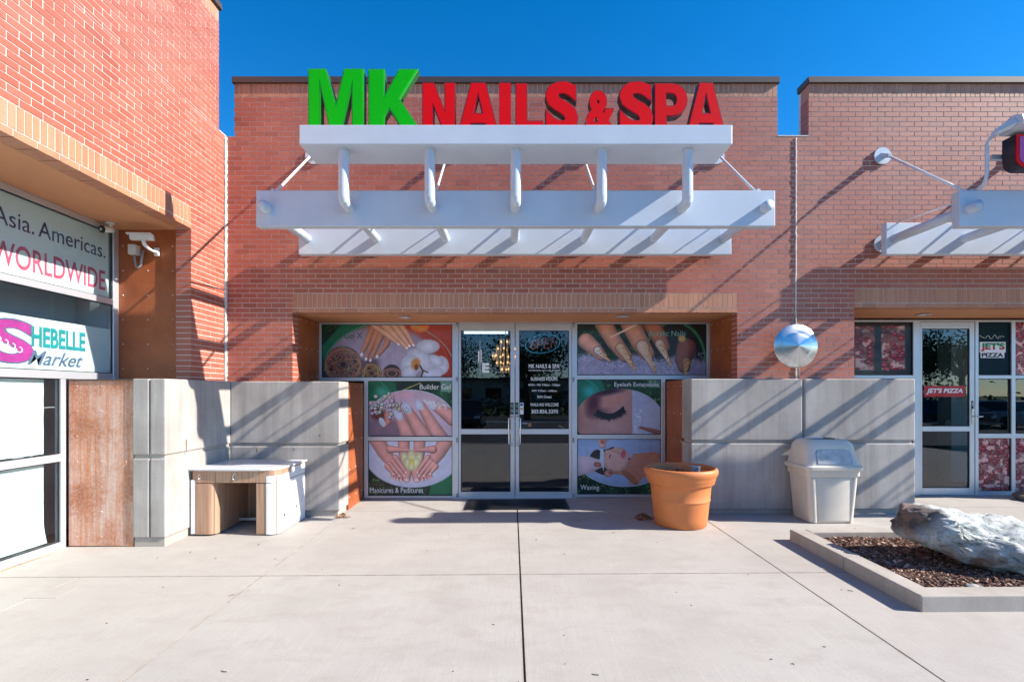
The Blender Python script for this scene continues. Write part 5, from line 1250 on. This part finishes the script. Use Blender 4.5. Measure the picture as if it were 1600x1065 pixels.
# ------------------------------------------------------------ terracotta pot
qx, qy = 2.125, 6.26; qz = gz(qx, qy)
pot = empty('flower_pot', (qx, qy, qz), 'large terracotta planter pot standing before the salon wall corner', 'pot')
prof = [(.0005, .0), (.325, .0), (.338, .012), (.352, .11), (.372, .30), (.377, .318), (.384, .325), (.384, .333), (.378, .342), (.395, .49), (.405, .515), (.424, .522), (.436, .536), (.436, .556), (.446, .566), (.452, .60), (.460, .618),
        (.474, .64), (.482, .668), (.480, .695), (.468, .714), (.450, .720), (.434, .712), (.424, .69), (.410, .60), (.405, .56)]
prof = [(r * .925, h) for r, h in prof]
pb = MB().lathe(prof, (qx, qy, qz), 72).obj('pot_body', M['terra'], pot); fix_normals(pb); smooth_angle(pb, 50)
rr = random.Random(4); m = MB().lathe([(.0005, .60), (.2, .612), (.33, .60), (.378, .585)], (qx, qy, qz), 40)
m.obj('soil', M['soil'], pot, smooth=True)
m = MB()
for k in range(420):
    a = rr.uniform(0, 6.28); r = .355 * math.sqrt(rr.random()); c = Vector((qx + r * math.cos(a), qy + r * math.sin(a), qz + .615 + rr.uniform(-.01, .02))); xf = Matrix.Translation(c) @ Matrix.Rotation(rr.uniform(0, 6.28), 4, Vector((rr.gauss(0, 1), rr.gauss(0, 1), rr.gauss(0, 1))).normalized())
    s = rr.uniform(.006, .022); m.box((-s, -s * .5, -.002), (s, s * .5, .002), tint=rr.random(), xf=xf)
m.obj('wood_chips', M['mulch'], pot, tint=True, kind='stuff')
a = (qx + .16, qy - .08)
pc_ = empty('plastic_cup', (a[0], a[1], qz + .62), 'blue grey plastic cup lying on the soil in the terracotta pot', 'cup')
o = MB().lathe([(.052, 0), (.062, .115), (.066, .118), (.062, .121), (.056, .115), (.048, .006), (.0005, .004)], (0, 0, 0), 32).obj('cup', M['bluegrey'], None, smooth=True); o.location = (a[0], a[1], qz + .62); attach(o, pc_)
# dry leaves on the ground
def leaf_pile(cx, cy, n, spread, label, h=.04, seed=1):
    rr = random.Random(seed); m = MB()
    for k in range(n):
        c = Vector((cx + rr.gauss(0, spread), cy + rr.gauss(0, spread * .8), 0)); q = math.hypot(c.x - cx, c.y - cy) / (spread * 2); c.z = gz(c.x, c.y) + .012 + max(0, h * (1 - q)) * rr.random()
        xf = Matrix.Translation(c) @ Matrix.Rotation(rr.uniform(0, 6.28), 4, 'Z') @ Matrix.Rotation(rr.uniform(-.9, .9), 4, 'X') @ Matrix.Rotation(rr.uniform(-.6, .6), 4, 'Y'); s = rr.uniform(.015, .032)
        vs = [xf @ Vector(v) for v in ((-s, 0, 0), (-s * .3, -s * .5, .004), (s * .4, -s * .45, .003), (s, 0, -.002), (s * .4, s * .45, .004), (-s * .3, s * .5, .002))]; m.add(vs, [tuple(range(6))], rr.random())
    tag(m.obj('fallen_leaves', M['leafdry'], None, tint=True), label, 'leaves', None, 'stuff')
leaf_pile(1.72, 6.50, 60, .05, 'small pile of brown dry leaves beside the terracotta pot', .10, 2)
leaf_pile(-2.28, 6.68, 26, .035, 'few dry leaves at the foot of the left concrete wall end', .05, 3)

# ------------------------------------------------------------ planter bed, mulch, boulder
pl = empty('planter_bed', (4.7, 4.6, 0), 'rectangular concrete kerbed bed holding mulch and the pale boulder', 'planter')
PX0, PX1, PY0, PY1, KH = 3.11, 6.6, 3.77, 5.56, .125
def kb(x0, x1, y0, y1, h0=-.1):
    m = MB(); t = [(x0, y0), (x1, y0), (x1, y1), (x0, y1)]
    m.add([(x, y, gz(x, y) + h0) for x, y in t] + [(x, y, gz(x, y) + KH) for x, y in t], [(0, 3, 2, 1), (4, 5, 6, 7), (0, 1, 5, 4), (1, 2, 6, 5), (2, 3, 7, 6), (3, 0, 4, 7)])
    bevel(m.obj('kerb_stone', M['curb'], pl), .012, 3)
kb(PX0, PX0 + .17, 4.662, PY1)
_m = MB(); _t = [(PX0, PY0), (PX1, PY0), (PX1, PY0 + .17), (PX0 + .17, PY0 + .17), (PX0 + .17, 4.655), (PX0, 4.655)]
_m.add([(x, y, gz(x, y) - .1) for x, y in _t] + [(x, y, gz(x, y) + KH) for x, y in _t], [(5, 4, 3, 2, 1, 0), (6, 7, 8, 9, 10, 11)] + [(k, (k + 1) % 6, 6 + (k + 1) % 6, 6 + k) for k in range(6)])
bevel(_m.obj('kerb_stone', M['curb'], pl), .012, 3)
kb(PX0 + .172, PX1, PY1 - .12, PY1); kb(PX1 - .17, PX1 + .0, PY0 + .172, PY1 - .122)
def mz(x, y): return gz(x, y) + .055 + .03 * mnoise.noise(Vector((x * 2, y * 2, 0)))
m = MB(); nx, ny = 60, 30; ax0, ax1, ay0, ay1 = PX0 + .15, PX1 - .15, PY0 + .15, PY1 - .10
for j in range(ny + 1):
    for i in range(nx + 1): x = ax0 + (ax1 - ax0) * i / nx; y = ay0 + (ay1 - ay0) * j / ny; m.v.append((x, y, mz(x, y)))
for j in range(ny):
    for i in range(nx): k = j * (nx + 1) + i; m.f.append((k, k + 1, k + nx + 2, k + nx + 1)); m.t.append(0)
m.obj('soil', M['soil'], pl, smooth=True)
rr = random.Random(11); m = MB()
for k in range(15000):
    x = rr.uniform(ax0 + .02, ax1 - .6); y = rr.uniform(ay0 + .02, ay1 - .02); s = rr.uniform(.006, .026) * rr.uniform(.7, 1.2); w = s * rr.uniform(.18, .5)
    xf = Matrix.Translation((x, y, mz(x, y) + rr.uniform(0, .016))) @ Matrix.Rotation(rr.uniform(0, 6.28), 4, 'Z') @ Matrix.Rotation(rr.uniform(-.5, .5), 4, 'Y') @ Matrix.Rotation(rr.uniform(-.7, .7), 4, 'X')
    m.box((-s, -w, -.002), (s, w, .0025), skip=('b',), tint=rr.random(), xf=xf)
m.obj('mulch', M['mulch'], pl, tint=True, kind='stuff')

bm = bmesh.new(); bmesh.ops.create_icosphere(bm, subdivisions=6, radius=1)
def lerp(t, pts):
    for (a, va), (b, vb) in zip(pts[:-1], pts[1:]):
        if t <= b: return va + (vb - va) * (t - a) / (b - a)
    return pts[-1][1]
for v in bm.verts:
    d = v.co.normalized(); e = .62
    q = Vector([math.copysign(abs(c) ** e, c) for c in d])
    k = 1 / max(1e-6, (abs(d.x) ** 5 + abs(d.y) ** 3.4 + abs(d.z) ** 4) ** (1 / 4.2)); q = d * k
    t = (q.x + 1) / 2; x = 3.78 + 2.35 * t
    zt_ = lerp(t, [(0, .55), (.03, .565), (.10, .57), (.2, .51), (.35, .43), (.5, .37), (.75, .29), (1, .14)])
    zb_ = lerp(t, [(0, .22), (.08, .19), (.16, .13), (.30, .03), (.5, -.02), (1, -.05)])
    yc = lerp(t, [(0, 4.78), (.3, 4.57), (1, 4.44)]); yw = lerp(t, [(0, .24), (.06, .32), (.3, .50), (.6, .60), (1, .45)])
    y = yc + q.y * yw; hh = (q.z + 1) / 2
    # the sunny back slopes down towards the viewer, so the near flank is low
    z = zb_ + (zt_ - zb_) * hh
    z -= max(0, -q.y) * .14 * hh * (1 if t > .1 else .4)
    p = Vector((x, y, z)); nv = Vector((d.x, d.y, d.z))
    n1 = mnoise.fractal(p * 2.2, 1.0, 2.1, 4); n2 = mnoise.ridged_multi_fractal(Vector((p.x * 3.5, p.y * 5, p.z * 8)), .9, 2.2, 5, 1.0, 2.0) ; n3 = mnoise.fractal(p * 14, .8, 2.2, 5)
    v.co = p + nv * (.075 * n1 + .030 * (n2 - 1.1) + .022 * n3 + .008 * mnoise.fractal(p * 45, .8, 2.2, 3) + min(1, t * 6) * .05 * (mnoise.voronoi(Vector((p.x * 3, p.y * 4, p.z * 6)))[0][0] - .3))
me = bpy.data.meshes.new('boulder'); bm.to_mesh(me); bm.free(); me.polygons.foreach_set('use_smooth', [True] * len(me.polygons))
tag(obj('boulder', me, M['rock']), 'long pale green boulder with brown raised end lying in the mulch bed', 'boulder')
def pebble(x, y, r, lab, mt='curb', zz=None):
    bm = bmesh.new(); bmesh.ops.create_icosphere(bm, subdivisions=4, radius=1); z = zz if zz is not None else gz(x, y)
    for v in bm.verts:
        p = v.co.copy(); n1 = mnoise.fractal(p * 1.3 + Vector((x, y, 0)), 1, 2, 4); p = p * (1 + .22 * n1); v.co = Vector((x + p.x * r[0], y + p.y * r[1], z + r[2] * .7 + p.z * r[2]))
    me = bpy.data.meshes.new('stone'); bm.to_mesh(me); bm.free(); me.polygons.foreach_set('use_smooth', [True] * len(me.polygons)); tag(obj('stone', me, M[mt]), lab, 'stone')
brown = simple('brown_stone', (.20, .15, .13), .85, vscale=12, bmp=.6, bscale=30); M['brownstone'] = brown
pebble(7.78, 7.45, (.20, .14, .075), 'flat brown stone lying below the pizza shop window', 'brownstone')
pebble(3.78, 4.06, (.07, .035, .02), 'small pale stone chip on the mulch near the front kerb', 'rock', gz(3.8, 4.06) + .06); pebble(4.25, 4.05, (.05, .03, .02), 'tiny pale stone chip on the mulch under the boulder', 'rock', gz(4.2, 4.05) + .06)

# utility cover set in the pavement
m = MB(); x0, x1, ya, yb = -4.06, -3.79, 4.12, 4.34
m2 = MB().add([(x, y, gz(x, y) + h) for h in (.0, .0025) for x, y in ((x0, ya), (x1, ya), (x1, yb), (x0, yb))], [(4, 5, 6, 7), (0, 1, 5, 4), (1, 2, 6, 5), (2, 3, 7, 6), (3, 0, 4, 7)])
uc = tag(m2.obj('utility_cover', M['slab']), 'small square utility cover set flush in the pavement at left', 'cover')
# twigs and scraps on the pavement
rr = random.Random(8); m = MB()
for k in range(50):
    x = rr.uniform(-3.7, 4.5); y = rr.uniform(2.7, 6.6)
    if 2.9 < x and 3.6 < y < 5.7: continue
    a = rr.uniform(0, 6.28); L = rr.choice([.004, .005, .006, .008, .02]); z = gz(x, y) + .003
    m.tube([(x, y, z), (x + L * math.cos(a), y + L * math.sin(a), z + .002), (x + 2 * L * math.cos(a + .3), y + 2 * L * math.sin(a + .3), z)], .0022, 5)
tag(m.obj('litter_twigs', M['soil']), 'tiny dark twigs and crumbs scattered over the pavement', 'debris', None, 'stuff')

# ============================================================ what the glass mirrors: the car park behind the viewer
def tree(x, y, h, seed, label, sparse=1.0):
    rr = random.Random(seed); tr = empty('shade_tree', (x, y, -.3), label, 'tree', 'trees beyond the car park')
    m = MB(); top = h * .42
    m.tube([(x, y, -.4), (x + .1, y, top * .5), (x - .05, y + .1, top)], [.26, .2, .16], 10); ends = []
    for k in range(9):
        a = rr.uniform(0, 6.28); L = h * rr.uniform(.25, .42); e = Vector((x + math.cos(a) * L * .8, y + math.sin(a) * L * .8, top + L * rr.uniform(.5, 1.2))); mid = Vector((x, y, top)).lerp(e, .5) + Vector((0, 0, L * .12))
        m.tube([(x - .05, y + .1, top - .1), mid, e], [.12, .07, .02], 7); ends += [mid, e]
    m.obj('trunk', M['bark'], tr, smooth=True); lv = MB()
    for k in range(int(5200 * sparse)):
        c = rr.choice(ends); s = h * .11; p = c + Vector((rr.gauss(0, s), rr.gauss(0, s), rr.gauss(0, s * .8))); z = rr.uniform(.06, .13)
        u = Vector((rr.gauss(0, 1), rr.gauss(0, 1), rr.gauss(0, 1))).normalized(); w = u.orthogonal().normalized(); lv.add([p - u * z, p - w * z * .6, p + u * z, p + w * z * .6], [(0, 1, 2, 3)])
    lv.obj('crown', M['leaf'], tr)
tree(-4.6, -17, 5.4, 1, 'leafy shade tree mirrored at the left of the salon doors'); tree(1.0, -18, 6.0, 2, 'leafy shade tree mirrored in the right salon door')
tree(30.5, -18, 6.6, 3, 'thinner tree mirrored in the pizza shop door', .5); tree(27, -18, 6.2, 4, 'broad tree mirrored in the pizza shop door', .9); tree(-17, -20, 9, 5, 'tree far beyond the car park on the left'); tree(8, -19, 6, 6, 'round tree beyond the car park opposite the concrete wall')
def car(x, y, mt, label):
    c = empty('parked_car', (x, y, -.22), label, 'car', 'cars in the car park'); z0 = -.24
    def cs(yy, w, zs): return [(x - w, yy, z0 + zs[0]), (x - w, yy, z0 + zs[1]), (x - w * .8, yy, z0 + zs[2]), (x + w * .8, yy, z0 + zs[2]), (x + w, yy, z0 + zs[1]), (x + w, yy, z0 + zs[0])]
    o = MB().loft([cs(y - 2.2, .78, (.35, .6, .66)), cs(y - 2.0, .88, (.25, .75, .86)), cs(y - .9, .9, (.22, .85, .98)), cs(y + 1.7, .9, (.22, .85, 1.0)), cs(y + 2.15, .88, (.28, .75, .92)), cs(y + 2.25, .80, (.35, .6, .7))]).obj('body', M[mt], c); fix_normals(o); bevel(o, .05, 2)
    def gs(yy, w, z): return [(x - .82, yy, z0 + .95), (x - w, yy, z0 + z), (x + w, yy, z0 + z), (x + .82, yy, z0 + .95)]
    o = MB().loft([gs(y - 1.2, .80, .97), gs(y - .5, .66, 1.44), gs(y + 1.1, .66, 1.47), gs(y + 1.9, .78, 1.0)]).obj('cabin_glass', M['carglass'], c); fix_normals(o)
    o = MB().loft([[(x - .67, y - .55, z0 + 1.44), (x + .67, y - .55, z0 + 1.44), (x + .62, y - .5, z0 + 1.5), (x - .62, y - .5, z0 + 1.5)], [(x - .67, y + 1.15, z0 + 1.46), (x + .67, y + 1.15, z0 + 1.46), (x + .62, y + 1.1, z0 + 1.52), (x - .62, y + 1.1, z0 + 1.52)]]).obj('roof', M[mt], c); fix_normals(o)
    for sx in (-1, 1):
        for yy in (-1.4, 1.4):
            w = MB().tube([(x + sx * .72, y + yy, z0 + .33), (x + sx * .92, y + yy, z0 + .33)], .33, 24).obj('wheel', M['tyre'], c, smooth=False); MB().tube([(x + sx * .90, y + yy, z0 + .33), (x + sx * .93, y + yy, z0 + .33)], .2, 16).obj('rim', M['silver'], w)
        MB().box((x + sx * .62 - .14, y + 2.22, z0 + .62), (x + sx * .62 + .14, y + 2.27, z0 + .74)).obj('headlight', M['paper'], c)
car(-2.4, -11.5, 'carpaint', 'dark parked car mirrored low in the left salon door'); car(23.6, -11.5, 'carpaint', 'dark parked car mirrored in the pizza shop door'); car(26.6, -11.5, 'carpaint2', 'white parked car mirrored beside the pizza shop door')
car(-9, -11.5, 'carpaint2', 'white parked car across the car park on the left')
fb = empty('far_building', (0, -60, 0), 'low pale building across the road, only mirrored in the glass', 'building'); box('wall', (-30, -66, -.4), (40, -60, 3.6), M['farwall'], fb); box('roof', (-30.5, -66.5, 3.61), (40.5, -59.5, 4.0), M['coping'], fb)
for k in range(14): box('window', (-27 + k * 4.6, -59.99, .9), (-24.6 + k * 4.6, -59.95, 2.4), M['carglass'], fb)
hg = MB(); rr = random.Random(77)
for k in range(9000):
    x = rr.uniform(-45, 50); z = abs(rr.gauss(0, 1.0)) * (1 + .5 * math.sin(x * .4)); y = -28 + rr.gauss(0, .8); s = rr.uniform(.12, .25); u = Vector((rr.gauss(0, 1), rr.gauss(0, 1), rr.gauss(0, 1))).normalized(); w = u.orthogonal().normalized(); p = Vector((x, y, z - .3)); hg.add([p - u * s, p - w * s * .6, p + u * s, p + w * s * .6], [(0, 1, 2, 3)])
tag(hg.obj('hedge', M['leaf']), 'long loose hedge beyond the car park', 'hedge', None, 'stuff')
